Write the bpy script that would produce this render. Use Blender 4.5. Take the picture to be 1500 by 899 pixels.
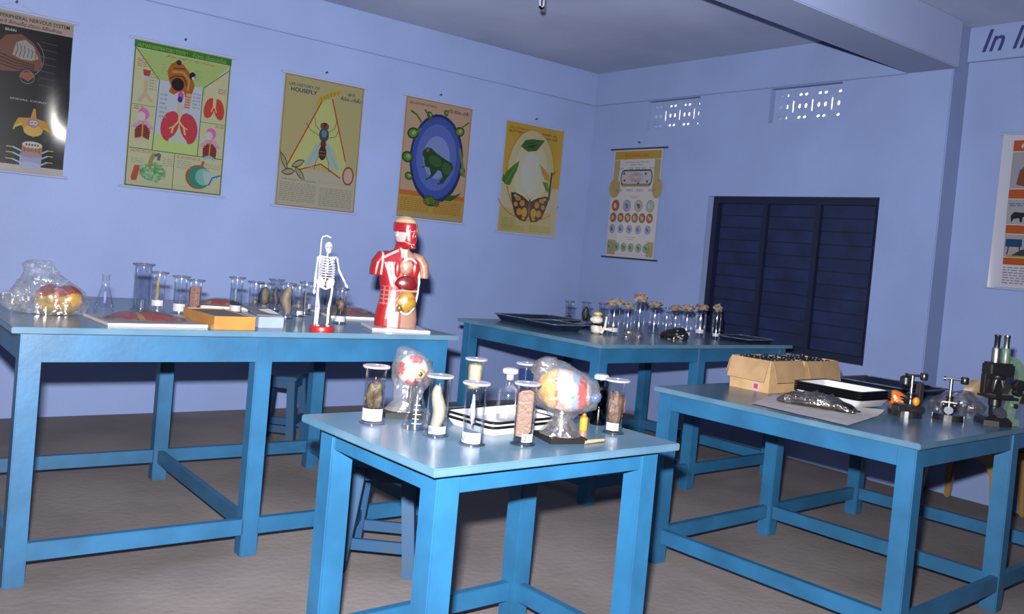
import bpy, bmesh, math, random
from mathutils import Vector, Matrix, noise
R_ = math.radians
PI = math.pi
sc = bpy.context.scene
C = sc.collection
for o in list(bpy.data.objects): bpy.data.objects.remove(o)

# ------------------------------------------------------------------ camera
CAM = Vector((-5.8178, -6.4146, 1.3266))
yaw, pitch, roll = 0.8979, -0.0267, 0.0906
fwd = Vector((math.cos(yaw)*math.cos(pitch), math.sin(yaw)*math.cos(pitch), math.sin(pitch)))
rgt = Vector((math.sin(yaw), -math.cos(yaw), 0)); upv = rgt.cross(fwd)
r2 = rgt*math.cos(roll)+upv*math.sin(roll); u2 = -rgt*math.sin(roll)+upv*math.cos(roll)
cd = bpy.data.cameras.new('camera'); cam = bpy.data.objects.new('camera', cd); C.objects.link(cam)
M = Matrix((r2, u2, -fwd)).transposed().to_4x4(); M.translation = CAM
cam.matrix_world = M
cd.sensor_width = 36; cd.lens = 1328.75/1500*36
cd.shift_x = (750-763.88)/1500; cd.shift_y = -(449.5-407.28)/1500
cd.clip_start = .05; sc.camera = cam
# ------------------------------------------------------------------ light
w = bpy.data.worlds.new('world'); sc.world = w; w.use_nodes = True
w.node_tree.nodes['Background'].inputs[0].default_value = (.92, .95, 1, 1)
w.node_tree.nodes['Background'].inputs[1].default_value = 2.6
# the camera's own flash unit: small, a hand above and a little left of the lens
fl = bpy.data.lights.new('flash_unit', 'AREA'); fl.shape = 'RECTANGLE'; fl.size = .07; fl.size_y = .045
fl.energy = 530; fl.color = (1, .97, .95); fl.spread = R_(125)
flo = bpy.data.objects.new('flash_unit', fl); C.objects.link(flo)
flo.location = CAM + u2*.17 - r2*.045 + fwd*.03
flo.rotation_euler = (fwd*1.0 - r2*.10 + u2*.08).to_track_quat('-Z', 'Y').to_euler()
vs = sc.view_settings; vs.view_transform = 'Standard'; vs.look = 'None'; vs.exposure = 0; vs.gamma = 1
vs.use_curve_mapping = False

# ------------------------------------------------------------------ materials
def nt(name):
    m = bpy.data.materials.new(name); m.use_nodes = True
    return m, m.node_tree.nodes, m.node_tree.links, m.node_tree.nodes['Principled BSDF']
GAIN = .36        # every paint and print is a share darker than its swatch, the flash correspondingly strong
ROOM = ('wall_paint', 'ceiling_whitewash', 'beam_paint', 'cement_floor', 'blue_enamel_paint', 'blue_enamel_top', 'vent_precast', 'clear')
def pm(name, col, rough=.5, metal=0, spec=.5, var=0, vscale=8, bump=0, bscale=60, col2=None, coat=0, detail=4, vlo=.35, vhi=.65):
    m, N, L, b = nt(name)
    if name not in ROOM:
        col = tuple(c*GAIN for c in col); col2 = tuple(c*GAIN for c in col2) if col2 else None
    b.inputs['Base Color'].default_value = (*col, 1); b.inputs['Roughness'].default_value = rough
    b.inputs['Metallic'].default_value = metal; b.inputs['Specular IOR Level'].default_value = spec
    if coat: b.inputs['Coat Weight'].default_value = coat; b.inputs['Coat Roughness'].default_value = .08
    tc = N.new('ShaderNodeTexCoord')
    if var or col2:
        t = N.new('ShaderNodeTexNoise'); t.inputs['Scale'].default_value = vscale; t.inputs['Detail'].default_value = detail
        L.new(tc.outputs['Object'], t.inputs['Vector'])
        r = N.new('ShaderNodeValToRGB'); r.color_ramp.elements[0].position = vlo; r.color_ramp.elements[1].position = vhi
        c2 = col2 or tuple(min(1, c*(1+var)) for c in col); c1 = col if col2 else tuple(c*(1-var) for c in col)
        r.color_ramp.elements[0].color = (*c1, 1); r.color_ramp.elements[1].color = (*c2, 1)
        L.new(t.outputs['Fac'], r.inputs['Fac']); L.new(r.outputs['Color'], b.inputs['Base Color'])
    if bump:
        t2 = N.new('ShaderNodeTexNoise'); t2.inputs['Scale'].default_value = bscale; t2.inputs['Detail'].default_value = 3
        L.new(tc.outputs['Object'], t2.inputs['Vector'])
        bp = N.new('ShaderNodeBump'); bp.inputs['Strength'].default_value = bump; bp.inputs['Distance'].default_value = .01
        L.new(t2.outputs['Fac'], bp.inputs['Height']); L.new(bp.outputs['Normal'], b.inputs['Normal'])
    return m
def vcm(name, rough=.5, spec=.5, coat=0, bump=0, bscale=80):
    m = pm(name, (1, 1, 1), rough, spec=spec, coat=coat, bump=bump, bscale=bscale)
    N, L = m.node_tree.nodes, m.node_tree.links
    a = N.new('ShaderNodeVertexColor'); a.layer_name = 'Col'
    L.new(a.outputs['Color'], N['Principled BSDF'].inputs['Base Color'])
    return m
def thin(name, tint=(.96, .98, 1), gloss=.05, rough=.03, blend=.25, bump=0, bscale=40, haze=0, hcol=(.8, .8, .82)):
    hcol = tuple(c*GAIN for c in hcol)
    """thin clear sheet: straight-through transmission plus a fresnel reflection (and an optional milky share)"""
    m, N, L, b = nt(name); N.remove(b)
    out = N['Material Output']
    tr = N.new('ShaderNodeBsdfTransparent'); tr.inputs[0].default_value = (*tint, 1)
    gl = N.new('ShaderNodeBsdfGlossy'); gl.inputs['Roughness'].default_value = rough; gl.inputs[0].default_value = (.95, .95, .95, 1)
    lw = N.new('ShaderNodeLayerWeight'); lw.inputs['Blend'].default_value = blend
    mp = N.new('ShaderNodeMapRange'); mp.inputs['To Min'].default_value = gloss; mp.inputs['To Max'].default_value = .4
    L.new(lw.outputs['Fresnel'], mp.inputs['Value'])
    mx = N.new('ShaderNodeMixShader'); L.new(mp.outputs[0], mx.inputs[0])
    src = tr.outputs[0]
    if haze:
        df = N.new('ShaderNodeBsdfDiffuse'); df.inputs[0].default_value = (*hcol, 1)
        m2 = N.new('ShaderNodeMixShader'); m2.inputs[0].default_value = haze
        L.new(tr.outputs[0], m2.inputs[1]); L.new(df.outputs[0], m2.inputs[2]); src = m2.outputs[0]
    L.new(src, mx.inputs[1]); L.new(gl.outputs[0], mx.inputs[2]); L.new(mx.outputs[0], out.inputs[0])
    if bump:
        tc = N.new('ShaderNodeTexCoord'); t2 = N.new('ShaderNodeTexNoise'); t2.inputs['Scale'].default_value = bscale
        L.new(tc.outputs['Object'], t2.inputs['Vector'])
        bp = N.new('ShaderNodeBump'); bp.inputs['Strength'].default_value = bump; bp.inputs['Distance'].default_value = .01
        L.new(t2.outputs['Fac'], bp.inputs['Height']); L.new(bp.outputs['Normal'], gl.inputs['Normal'])
    return m

WALLC = (.106, .145, .280)
MT = dict(
 wall=pm('wall_paint', WALLC, .62, var=.05, vscale=1.6, bump=.12, bscale=90, spec=.35),
 ceil=pm('ceiling_whitewash', (.20, .24, .37), .9, col2=(.265, .31, .45), vscale=.9, detail=7, bump=.1, bscale=25, spec=.2),
 beam=pm('beam_paint', (.16, .195, .33), .7, var=.05, vscale=1.5, bump=.1, bscale=60, spec=.3),
 floor=pm('cement_floor', (.080, .070, .070), .7, col2=(.124, .110, .110), vscale=1.3, detail=9, bump=.25, bscale=30, spec=.3),
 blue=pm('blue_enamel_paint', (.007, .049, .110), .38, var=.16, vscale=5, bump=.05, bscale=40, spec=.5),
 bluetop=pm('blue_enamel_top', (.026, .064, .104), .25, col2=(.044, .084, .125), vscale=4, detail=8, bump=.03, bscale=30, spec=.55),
 stool=pm('stool_worn_paint', (.006, .070, .185), .6, col2=(.030, .068, .090), vscale=9, detail=8, vlo=.54, vhi=.8, spec=.25),
 navy=pm('shutter_navy', (.009, .020, .085), .6, var=.25, vscale=6, spec=.25),
 navyd=pm('window_frame_navy', (.006, .012, .050), .6, spec=.25),
 traynavy=pm('tray_navy_metal', (.006, .016, .045), .35, var=.3, vscale=9, spec=.4),
 trayrim=pm('tray_worn_rim', (.10, .12, .16), .5, var=.4, vscale=30),
 white=pm('white_enamel', (.85, .86, .9), .22),
 paper=pm('white_paper', (.82, .82, .86), .6),
 label=pm('label_paper', (.42, .42, .50), .6, var=.04, vscale=60),
 black=pm('black_enamel', (.006, .006, .008), .25),
 blackm=pm('black_lacquer_metal', (.014, .014, .018), .30, spec=.5),
 blackw=pm('black_wood_base', (.012, .010, .010), .45, spec=.2),
 chrome=pm('chrome', (1, 1, 1), .28, metal=1),
 steel=pm('dull_steel', (.8, .8, .82), .38, metal=1),
 green=pm('grey_green_hammered', (.13, .22, .17), .4, var=.1, vscale=60),
 card=pm('corrugated_card', (.43, .28, .15), .75, var=.12, vscale=10, bump=.12, bscale=120, spec=.2),
 cardl=pm('card_edge', (.55, .36, .18), .75, var=.1, vscale=14, spec=.2),
 ochre=pm('varnished_ochre_wood', (.47, .22, .045), .4, var=.12, vscale=12),
 greyblue=pm('grey_blue_box', (.26, .34, .58), .5, var=.08, vscale=12),
 felt=pm('grey_felt', (.20, .20, .24), .9, var=.1, vscale=20, spec=.1),
 greypaper=pm('grey_paper_sheet', (.60, .57, .60), .75, var=.06, vscale=12, bump=.1, bscale=30),
 red=pm('red_plastic', (.42, .012, .012), .35),
 bone=pm('bone_white_plastic', (.62, .62, .70), .45),
 tan=pm('tan_plastic', (.38, .23, .085), .35),
 glass=thin('clear_glass', (.975, .98, .99), .07, .06, .30),
 glassd=thin('smoky_glass', (.80, .83, .87), .06, .03, .30),
 glassb=thin('dark_bottle_glass', (.10, .11, .14), .05, .03, .3),
 frost=thin('ground_glass_lid', (.9, .9, .95), .10, .2, .35, haze=.55, hcol=(.62, .61, .72)),
 lidshade=thin('shaded_glass_lid', (.5, .52, .6), .12, .1, .35, haze=.30, hcol=(.30, .31, .40)),  # same ground glass as frost; its shaded look is painted into the tint
 liquid=thin('preserving_liquid', (.93, .95, .975), .02, .02, .12),
 liquidb=thin('blue_liquid', (.55, .66, .86), .02, .02, .12),
 bag=thin('crumpled_clear_bag', (.95, .955, .97), .10, .16, .35, bump=.9, bscale=30, haze=.07),
 bagg=thin('crumpled_grey_bag', (.62, .60, .62), .14, .12, .35, bump=.8, bscale=18, haze=.14, hcol=(.34, .31, .33)),
 wrap=thin('pouch_wrap', (.45, .41, .40), .16, .14, .35, bump=1.0, bscale=55, haze=.10, hcol=(.30, .26, .25)),
 film=thin('plastic_film', (.96, .96, .97), .05, .10, .3, bump=.6, bscale=30, haze=.02),
 bagk=pm('black_bag', (.010, .009, .010), .22, bump=.8, bscale=40),
 print=vcm('laminated_print', .24, .35),
 sheet=pm('laminated_sheet', (.70, .66, .56), .3, coat=.3),
 rodw=pm('pale_plastic_rod', (.42, .48, .75), .35),
 rodd=pm('dark_rod', (.03, .045, .10), .5),
 nail=pm('nail', (.02, .02, .03), .5),
 ink=pm('blue_lettering_paint', (.012, .02, .20), .6),
 inkt=pm('teal_ink', (.02, .16, .22), .6), inkk=pm('black_ink', (.01, .01, .03), .6), inkr=pm('red_ink', (.55, .03, .04), .6), inkb=pm('blue_ink', (.03, .04, .35), .6),
 paint=vcm('model_paint', .35, .5), skin=vcm('model_gloss_paint', .28, .5, coat=.2),
 spec=vcm('wet_specimen', .55, .25, bump=.3, bscale=120),
 concrete=pm('vent_precast', (.106, .145, .280), .75, var=.05, vscale=10, bump=.2, bscale=60),
 rag=pm('brown_rag', (.26, .19, .15), .9, var=.3, vscale=40, bump=.5, bscale=80),
 rubber=pm('cream_cork', (.72, .62, .42), .7, var=.1, vscale=30),
 yellow=pm('yellow_cap', (.65, .50, .10), .4),
 orange=pm('orange_plastic', (.75, .12, .008), .3, col2=(.85, .26, .02), vscale=30),
 amber=pm('amber_plastic', (.80, .28, .01), .25),
 stick=pm('wooden_stick', (.45, .32, .16), .6), clothw=pm('white_model', (.72, .70, .62), .5, var=.1, vscale=30),
 silver=pm('foil', (.55, .55, .58), .3, metal=.6, bump=.5, bscale=60),
)

# ------------------------------------------------------------------ mesh helpers
class MB:
    gain = .24
    def __init__(s): s.v = []; s.f = []; s.c = []; s.mi = []; s.any = False; s.vcol = {}
    def add(s, vs, fs, col=None, mi=0):
        n = len(s.v); s.v += [tuple(p) for p in vs]
        for i, f in enumerate(fs):
            s.f.append([n+k for k in f]); c = col[i] if isinstance(col, list) else col
            s.c.append(c or (1, 1, 1)); s.mi.append(mi); s.any |= c is not None
        return s
    def box(s, x0, x1, y0, y1, z0, z1, col=None, mi=0):
        return s.add([(x0, y0, z0), (x1, y0, z0), (x1, y1, z0), (x0, y1, z0), (x0, y0, z1), (x1, y0, z1), (x1, y1, z1), (x0, y1, z1)],
                     [(0, 3, 2, 1), (4, 5, 6, 7), (0, 1, 5, 4), (1, 2, 6, 5), (2, 3, 7, 6), (3, 0, 4, 7)], col, mi)
    def bar(s, a, b, wx, wy, col=None, wx2=None, wy2=None):
        """square-section bar from a to b, kept upright: ends are horizontal rectangles (or vertical ones for a level bar)"""
        a, b = Vector(a), Vector(b); d = b-a
        if abs(d.z) > .5*d.length: ex, ey = Vector((1, 0, 0)), Vector((0, 1, 0))
        else:
            ex = Vector((-d.y, d.x, 0)).normalized(); ey = Vector((0, 0, 1))
        wx2 = wx2 or wx; wy2 = wy2 or wy
        vs = [a+ex*i*wx/2+ey*j*wy/2 for i, j in ((-1, -1), (1, -1), (1, 1), (-1, 1))]+[b+ex*i*wx2/2+ey*j*wy2/2 for i, j in ((-1, -1), (1, -1), (1, 1), (-1, 1))]
        return s.add(vs, [(0, 3, 2, 1), (4, 5, 6, 7), (0, 1, 5, 4), (1, 2, 6, 5), (2, 3, 7, 6), (3, 0, 4, 7)], col)
    def loft(s, rings, col=None, cap=True, closed=True):
        n = len(rings[0]); vs = [p for r in rings for p in r]; fs = []; cc = []
        for i in range(len(rings)-1):
            for k in range(n if closed else n-1):
                k2 = (k+1) % n; fs.append((i*n+k, i*n+k2, (i+1)*n+k2, (i+1)*n+k)); cc.append(col(i, k) if callable(col) else col)
        if cap:
            fs.append(tuple(range(n-1, -1, -1))); fs.append(tuple((len(rings)-1)*n+k for k in range(n)))
            cc += [col(0, 0) if callable(col) else col, col(len(rings)-1, 0) if callable(col) else col]
        return s.add(vs, fs, cc)
    def tube(s, pts, r, seg=8, col=None, cap=True, flat=1):
        pts = [Vector(p) for p in pts]; n = len(pts); rs = r if isinstance(r, (list, tuple)) else [r]*n
        rings = []; u = None
        for i, p in enumerate(pts):
            t = (pts[min(i+1, n-1)]-pts[max(i-1, 0)]).normalized()
            if u is None: u = t.orthogonal().normalized()
            u = (u-t*u.dot(t)).normalized(); v = t.cross(u)
            rings.append([p+u*math.cos(2*PI*k/seg)*rs[i]+v*math.sin(2*PI*k/seg)*rs[i]*flat for k in range(seg)])
        return s.loft(rings, col, cap)
    def lathe(s, prof, seg=24, c=(0, 0, 0), col=None, cap=True, sx=1, sy=1):
        return s.loft([[(c[0]+r*math.cos(2*PI*k/seg)*sx, c[1]+r*math.sin(2*PI*k/seg)*sy, c[2]+z) for k in range(seg)] for r, z in prof], col, cap)
    def ell(s, c, rad, seg=16, rings=10, rot=None, col=None, amp=0, freq=8, seed=0, colf=None):
        vs = []; c = Vector(c); off = Vector((seed*3.1, seed*1.7, seed*.9))
        for i in range(rings+1):
            th = PI*i/rings
            for k in range(seg):
                ph = 2*PI*k/seg
                d = Vector((math.sin(th)*math.cos(ph), math.sin(th)*math.sin(ph), -math.cos(th)))
                q = 1+(amp*noise.noise(d*freq*.3+off)+amp*.5*noise.noise(d*freq*.8+off) if amp else 0)
                p = Vector((d.x*rad[0], d.y*rad[1], d.z*rad[2]))*q
                if rot: p = rot @ p
                vs.append(c+p)
        if colf:
            for i, p in enumerate(vs): s.vcol[len(s.v)+i] = colf(p-c)
        fs = []; cc = []
        for i in range(rings):
            for k in range(seg):
                k2 = (k+1) % seg; f = (i*seg+k, i*seg+k2, (i+1)*seg+k2, (i+1)*seg+k); fs.append(f)
                cc.append(colf(sum((vs[q] for q in f), Vector())/4-c) if colf else col)
        return s.add(vs, fs, cc)
    def build(s, name, mat, parent=None, smooth=False, bevel=0, label=None, doubles=False):
        me = bpy.data.meshes.new(name); me.from_pydata(s.v, [], s.f)
        for m in (mat if isinstance(mat, list) else [mat]): me.materials.append(MT[m] if isinstance(m, str) else m)
        me.polygons.foreach_set('material_index', s.mi)
        if s.any:
            a = me.color_attributes.new('Col', 'FLOAT_COLOR', 'CORNER'); buf = []
            for f, c in zip(s.f, s.c):
                for i in f: q = s.vcol.get(i, c); buf += [q[0]*s.gain, q[1]*s.gain, q[2]*s.gain, 1.0]
            a.data.foreach_set('color', buf)   # colours already carry the gain
        if bevel or doubles:
            bm = bmesh.new(); bm.from_mesh(me)
            if doubles: bmesh.ops.remove_doubles(bm, verts=bm.verts, dist=1e-5)
            if bevel: bmesh.ops.bevel(bm, geom=bm.edges[:], offset=bevel, segments=2, affect='EDGES', clamp_overlap=True)
            bmesh.ops.recalc_face_normals(bm, faces=bm.faces[:]); bm.to_mesh(me); bm.free()
        if smooth:
            me.polygons.foreach_set('use_smooth', [True]*len(me.polygons)); me.set_sharp_from_angle(angle=R_(42))
        me.update()
        o = bpy.data.objects.new(name, me); C.objects.link(o)
        if parent: o.parent = parent
        if label: o['label'] = label
        return o
def tag(o, label, cat, group=None):
    o['label'] = label; o['category'] = cat
    if group: o['group'] = group
    return o
def thing(name, label, cat, loc=(0, 0, 0), rz=0, group=None):
    o = bpy.data.objects.new(name, None); C.objects.link(o); o.location = loc; o.rotation_euler = (0, 0, rz); o.empty_display_size = .05
    return tag(o, label, cat, group)
def struct(o): o['kind'] = 'structure'; return o
def facing(x, y): return math.atan2(CAM.y-y, CAM.x-x)      # world angle from a spot towards where the photographer stands
_tc = {}
def text2d(s, size=1, shear=0, bold=0):
    key = (s, shear, bold)
    if key not in _tc:
        cu = bpy.data.curves.new('txt', 'FONT'); cu.body = s; cu.size = 1; cu.shear = shear; cu.offset = bold; cu.resolution_u = 3
        o = bpy.data.objects.new('txt', cu); C.objects.link(o)
        bpy.context.view_layer.update()
        me = o.evaluated_get(bpy.context.evaluated_depsgraph_get()).to_mesh()
        vs = [(v.co.x, v.co.y) for v in me.vertices]; fs = [tuple(p.vertices) for p in me.polygons]
        bpy.data.objects.remove(o); bpy.data.curves.remove(cu)
        _tc[key] = (vs, fs)
    vs, fs = _tc[key]
    return [(x*size, y*size) for x, y in vs], fs

# ------------------------------------------------------------------ the room
ZC, ZB, REC = 3.082, 2.780, .179
X0, Y0 = -11.5, -11.5
struct(MB().box(X0-.2, .5, Y0-.2, .3, -.1, 0).build('floor', 'floor'))
struct(MB().box(X0-.2, .5, Y0-.2, .3, ZC, ZC+.15).build('ceiling', 'ceil'))
struct(MB().box(X0-.2, .5, 0, .2, 0, ZC).build('wall_left', 'wall'))
struct(MB().box(X0-.2, .5, Y0-.2, Y0, 0, ZC).build('wall_right', 'wall'))
struct(MB().box(X0-.2, X0, Y0, 0, 0, ZC).build('wall_front', 'wall'))
# back wall with the window and ventilator openings
WY0, WY1, WZ0, WZ1 = -1.478, -2.998, .764, 1.940
V1 = (-.688, -1.290, 2.515, 2.775); V2 = (-2.000, -2.618, 2.505, 2.775)
holes = [(WY1, WY0, WZ0, WZ1), (V1[1], V1[0], V1[2], V1[3]), (V2[1], V2[0], V2[2], V2[3])]
ys = sorted({-3.12, 0} | {h[0] for h in holes} | {h[1] for h in holes}); zs = sorted({0, ZC} | {h[2] for h in holes} | {h[3] for h in holes})
mb = MB()
for i in range(len(ys)-1):
    for j in range(len(zs)-1):
        cy, cz = (ys[i]+ys[i+1])/2, (zs[j]+zs[j+1])/2
        if any(h[0] < cy < h[1] and h[2] < cz < h[3] for h in holes): continue
        mb.box(0, .22, ys[i], ys[i+1], zs[j], zs[j+1])
wb = struct(mb.build('wall_back', 'wall'))
struct(MB().box(REC, REC+.2, Y0, -3.12, 0, ZC).build('wall_recess', 'wall'))
struct(MB().box(-.018, .22, -3.435, -3.12, 0, ZC).build('trim_1', 'wall', bevel=.006))                 # pier beside the recess
struct(MB().box(X0, -.018, -3.47, -3.12, ZB, ZC).build('trim_2', 'beam', bevel=.006))                # ceiling beam
struct(MB().box(X0, 0, -.022, 0, ZB, ZC).build('trim_3', 'wall', bevel=.004))                        # ring beam over the poster wall
struct(MB().box(-.022, 0, -3.12, -.022, ZB, ZC).build('trim_4', 'wall', bevel=.004))                 # ring beam over the window wall
lint = struct(MB().box(REC-.03, REC, Y0, -3.435, 2.855, ZC).build('trim_5', 'wall', bevel=.004))     # band that carries the lettering
t2, f2 = text2d('In li', .205, .32, .012)
mb = MB(); mb.add([(REC-.0315, -3.515-x*.92, 2.912+y) for x, y in t2], f2)
mb.build('painted_lettering', 'ink', lint, label='dark blue hand-painted slanted lettering')

# ------------------------------------------------------------------ window with closed shutters
wn = bpy.data.objects.new('window_1', None); C.objects.link(wn); wn.location = (.10, 0, 0); struct(wn)
fr = MB(); fr.box(-.03, .05, WY0-.05, WY0, WZ0, WZ1).box(-.03, .05, WY1, WY1+.05, WZ0, WZ1).box(-.03, .05, WY1+.05, WY0-.05, WZ1-.05, WZ1).box(-.03, .05, WY1+.05, WY0-.05, WZ0, WZ0+.05)
fr.build('window_frame', 'navyd', wn)
inner = (WY0-.05)-(WY1+.05); pw = inner/3
for k in range(3):
    ya = WY0-.05-pw*k; yb = ya-pw
    if k: MB().box(-.035, .04, ya-.022, ya+.022, WZ0+.05, WZ1-.05).build('mullion', 'navyd', wn)
    sh = MB(); sh.box(.012, .03, yb+.022, ya-.022, WZ0+.05, WZ1-.05)
    so = sh.build('shutter', 'navyd', wn)
    nz = 11; hz = (WZ1-WZ0-.10)/nz
    for j in range(nz):
        MB().box(-.006+random.Random(k*20+j).uniform(-.002, .002), .012, yb+.026, ya-.026, WZ0+.05+hz*j+.004, WZ0+.05+hz*(j+1)-.004).build('plank', 'navy', so, bevel=.002)
MB().box(.08, .119, WY1, WY0, WZ0, WZ1).build('window_backing', 'navyd', wn)

# ------------------------------------------------------------------ ventilator grilles
def hole_cell(mb, y0, y1, z0, z1, cy, cz, ry, rz, x0, x1, sup=2.0):
    n = 16; ins = []; outs = []
    for k in range(n):
        a = 2*PI*k/n; c, s_ = math.cos(a), math.sin(a)
        ins.append((cy+ry*math.copysign(abs(c)**(2/sup), c), cz+rz*math.copysign(abs(s_)**(2/sup), s_)))
        m = max(abs(c), abs(s_)); oy, oz = c/m, s_/m
        outs.append(((y0+y1)/2+oy*(y1-y0)/2, (z0+z1)/2+oz*(z1-z0)/2))
    vs = [(x0, *p) for p in outs]+[(x0, *p) for p in ins]+[(x1, *p) for p in outs]+[(x1, *p) for p in ins]
    fs = []
    for k in range(n):
        k2 = (k+1) % n
        fs += [(k, n+k, n+k2, k2), (2*n+k, 2*n+k2, 3*n+k2, 3*n+k), (n+k, 3*n+k, 3*n+k2, n+k2)]
    mb.add(vs, fs)
def vent(V, label):
    ya, yb, z0, z1 = V; t = thing('ventilator_grille', label, 'vent', (.06, (ya+yb)/2, z0), 0, 'precast ventilators above the window wall')
    W, H = ya-yb, z1-z0; W2 = W/2; mb = MB(); m = .03; T = .012
    mb.box(0, T, -W2, W2, 0, .02).box(0, T, -W2, W2, H-.02, H).box(0, T, -W2, -W2+m, .02, H-.02).box(0, T, W2-m, W2, .02, H-.02)
    rows = [(.02, .075, 'b'), (.075, .190, 'm'), (.190, H-.02, 't')]
    ncol = 10; cw = (W-2*m)/ncol
    for z0_, z1_, kind in rows:
        for k in range(ncol):
            y0 = -W2+m+cw*k; y1 = y0+cw; cy, cz = (y0+y1)/2, (z0_+z1_)/2
            if kind == 'm':
                if k % 3 == 1: hole_cell(mb, y0, y1, z0_, z1_, cy, cz, cw*.15, .046, 0, T, 6)
                else: hole_cell(mb, y0, y1, z0_, z1_, cy, cz, cw*.25, .018, 0, T, 2.4)
            elif k % 3 == 1: mb.box(0, T, y0, y1, z0_, z1_)
            else:
                s_ = 1 if k % 3 == 2 else -1
                hole_cell(mb, y0, y1, z0_, z1_, cy+s_*cw*.06, cz, cw*.30, .0105, 0, T, 2)
    mb.build('precast_panel', 'concrete', t)
    MB().box(-.05, .0, -W2, W2, -.0, .006).build('sill', 'wall', t)
vent(V1, 'smaller-looking pierced concrete ventilator above the bacteria chart')
vent(V2, 'pierced concrete ventilator with bright holes above the dark window')

# ------------------------------------------------------------------ thin white hook hanging from the ceiling
t = thing('ceiling_hook', 'thin white hook hanging from the ceiling at the top of the picture', 'hook', (-2.546, -2.267, 2.745))
pts = [(-.014, 0, ZC-2.745)]+[(-.014, 0, .03)]+[(-.014*math.cos(a), 0, .03-.02*math.sin(a)) for a in (PI*.25, PI*.5, PI*.75)]+[(.014, 0, .03), (.014, 0, ZC-2.745)]
MB().tube(pts, .0045, 8).build('rod', 'bone', t, True)
MB().tube([(-.016, 0, .012), (0, 0, .002), (.016, 0, .012)], .008, 8).build('rubber_tip', 'black', t, True)

# ------------------------------------------------------------------ tables
def table(label, loc, rz, L, W, H, ap, ov, lw=.07, mid=True, rb=.09, rt=.155, thick=.022):
    """corner nearest the photographer at loc; L along local x, W along local y"""
    t = thing('lab_table' if mid else 'small_table', label, 'table', (loc[0], loc[1], 0), rz)
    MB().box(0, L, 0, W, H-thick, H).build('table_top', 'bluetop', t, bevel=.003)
    a0, a1 = ov, lw+ov; zt = H-thick; at = .024
    xs = [ov, L-ov-lw]+([L/2-lw/2] if mid else [])
    for x in xs:
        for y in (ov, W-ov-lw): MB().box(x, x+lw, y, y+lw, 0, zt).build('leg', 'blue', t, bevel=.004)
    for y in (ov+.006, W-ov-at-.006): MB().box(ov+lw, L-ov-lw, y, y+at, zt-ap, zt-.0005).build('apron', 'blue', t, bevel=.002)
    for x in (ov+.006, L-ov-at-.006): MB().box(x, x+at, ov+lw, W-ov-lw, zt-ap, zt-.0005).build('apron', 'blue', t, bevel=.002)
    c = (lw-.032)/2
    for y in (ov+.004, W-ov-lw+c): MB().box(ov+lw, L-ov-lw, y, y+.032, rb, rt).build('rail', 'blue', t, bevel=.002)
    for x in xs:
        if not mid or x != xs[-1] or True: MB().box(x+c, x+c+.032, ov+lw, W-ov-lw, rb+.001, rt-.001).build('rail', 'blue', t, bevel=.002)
    return t
T1 = table('long blue table against the poster wall carrying the red torso model', (-5.2412, -2.9536), -.0106, 1.831, 1.370, .9235, .105, .035)
T2 = table('small pale blue table in the foreground with lidded specimen jars', (-4.5753, -4.5851), .0391, .937, .700, .7823, .062, .045, mid=False, lw=.075, rb=.095, rt=.16)
T3 = table('blue table at the right carrying cartons, enamel trays and microscopes', (-2.7152, -4.8404), .054, 1.886, 1.2135, .789, .075, .018)
T4 = table('blue table in the far corner below the window with glass bottles', (-2.4592, -2.9278), .0468, 1.849, 1.2715, .8834, .085, .03)
Z1, Z2, Z3, Z4 = .9235, .7823, .789, .8834

def stool(label, loc, rz, H=.44, b=.30, tp=.23):
    t = thing('wooden_stool', label, 'stool', (*loc, 0), rz, 'blue wooden stools')
    MB().box(-tp/2-.02, tp/2+.02, -tp/2-.02, tp/2+.02, H-.022, H).build('seat', 'stool', t, bevel=.003)
    def P(sx, sy, z): q = (b/2+(tp/2-b/2)*z/H)-.022; return Vector((sx*q, sy*q, z))
    for sx in (-1, 1):
        for sy in (-1, 1): MB().bar(P(sx, sy, 0), P(sx, sy, H-.023), .05, .05).build('leg', 'stool', t, bevel=.003)
    for k in range(4):
        a = [(-1, -1), (1, -1), (1, 1), (-1, 1)][k]; c = [(-1, -1), (1, -1), (1, 1), (-1, 1)][(k+1) % 4]
        for z, h, nm in ((.11 if k % 2 == 0 else .16, .045, 'rail'), (H-.052, .05, 'apron')):
            p, q = P(*a, z), P(*c, z); d = (q-p).normalized()*.024
            MB().bar(p+d, q-d, .02, h).build(nm, 'stool', t, bevel=.002)
    return t
stool('blue wooden stool in shadow under the long table by the poster wall', (-3.385, -1.04), -.765)
stool('worn blue stool with splayed legs behind the small foreground table', (-3.865, -3.200), -.70, b=.325)

# ------------------------------------------------------------------ tan plastic chair behind the right table
t = thing('plastic_chair', 'tan moulded plastic chair between the right table and the wall', 'chair', (-.06, -3.845, 0), -PI/2)   # local -y faces the table
def seatp(u, v): return (u, v, .41-.018*math.cos(u*5)*math.cos((v)*5))
mb = MB(); n = 8
top = [[(-.22+.44*i/n, -.22+.40*j/n, .41-.015*math.sin(PI*i/n)*math.sin(PI*j/n)) for i in range(n+1)] for j in range(n+1)]
mb.loft(top, cap=False, closed=False); mb.loft([[(p[0], p[1], p[2]-.015) for p in r] for r in top], cap=False, closed=False)
mb.build('seat', 'tan', t, True)
mb = MB(); rows = []
for j in range(9):
    z = .42+.36*j/8; wv = .20+.03*j/8-(.06*((j-6)/2)**2 if j > 6 else 0)
    rows.append([(wv*math.sin(a), .19+.05*j/8-.06*(1-math.cos(a)), z) for a in [(-1+2*k/10)*1.2 for k in range(11)]])
mb.loft(rows, cap=False, closed=False); mb.loft([[(p[0], p[1]+.012, p[2]) for p in r] for r in rows], cap=False, closed=False)
mb.build('backrest', 'tan', t, True)
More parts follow.
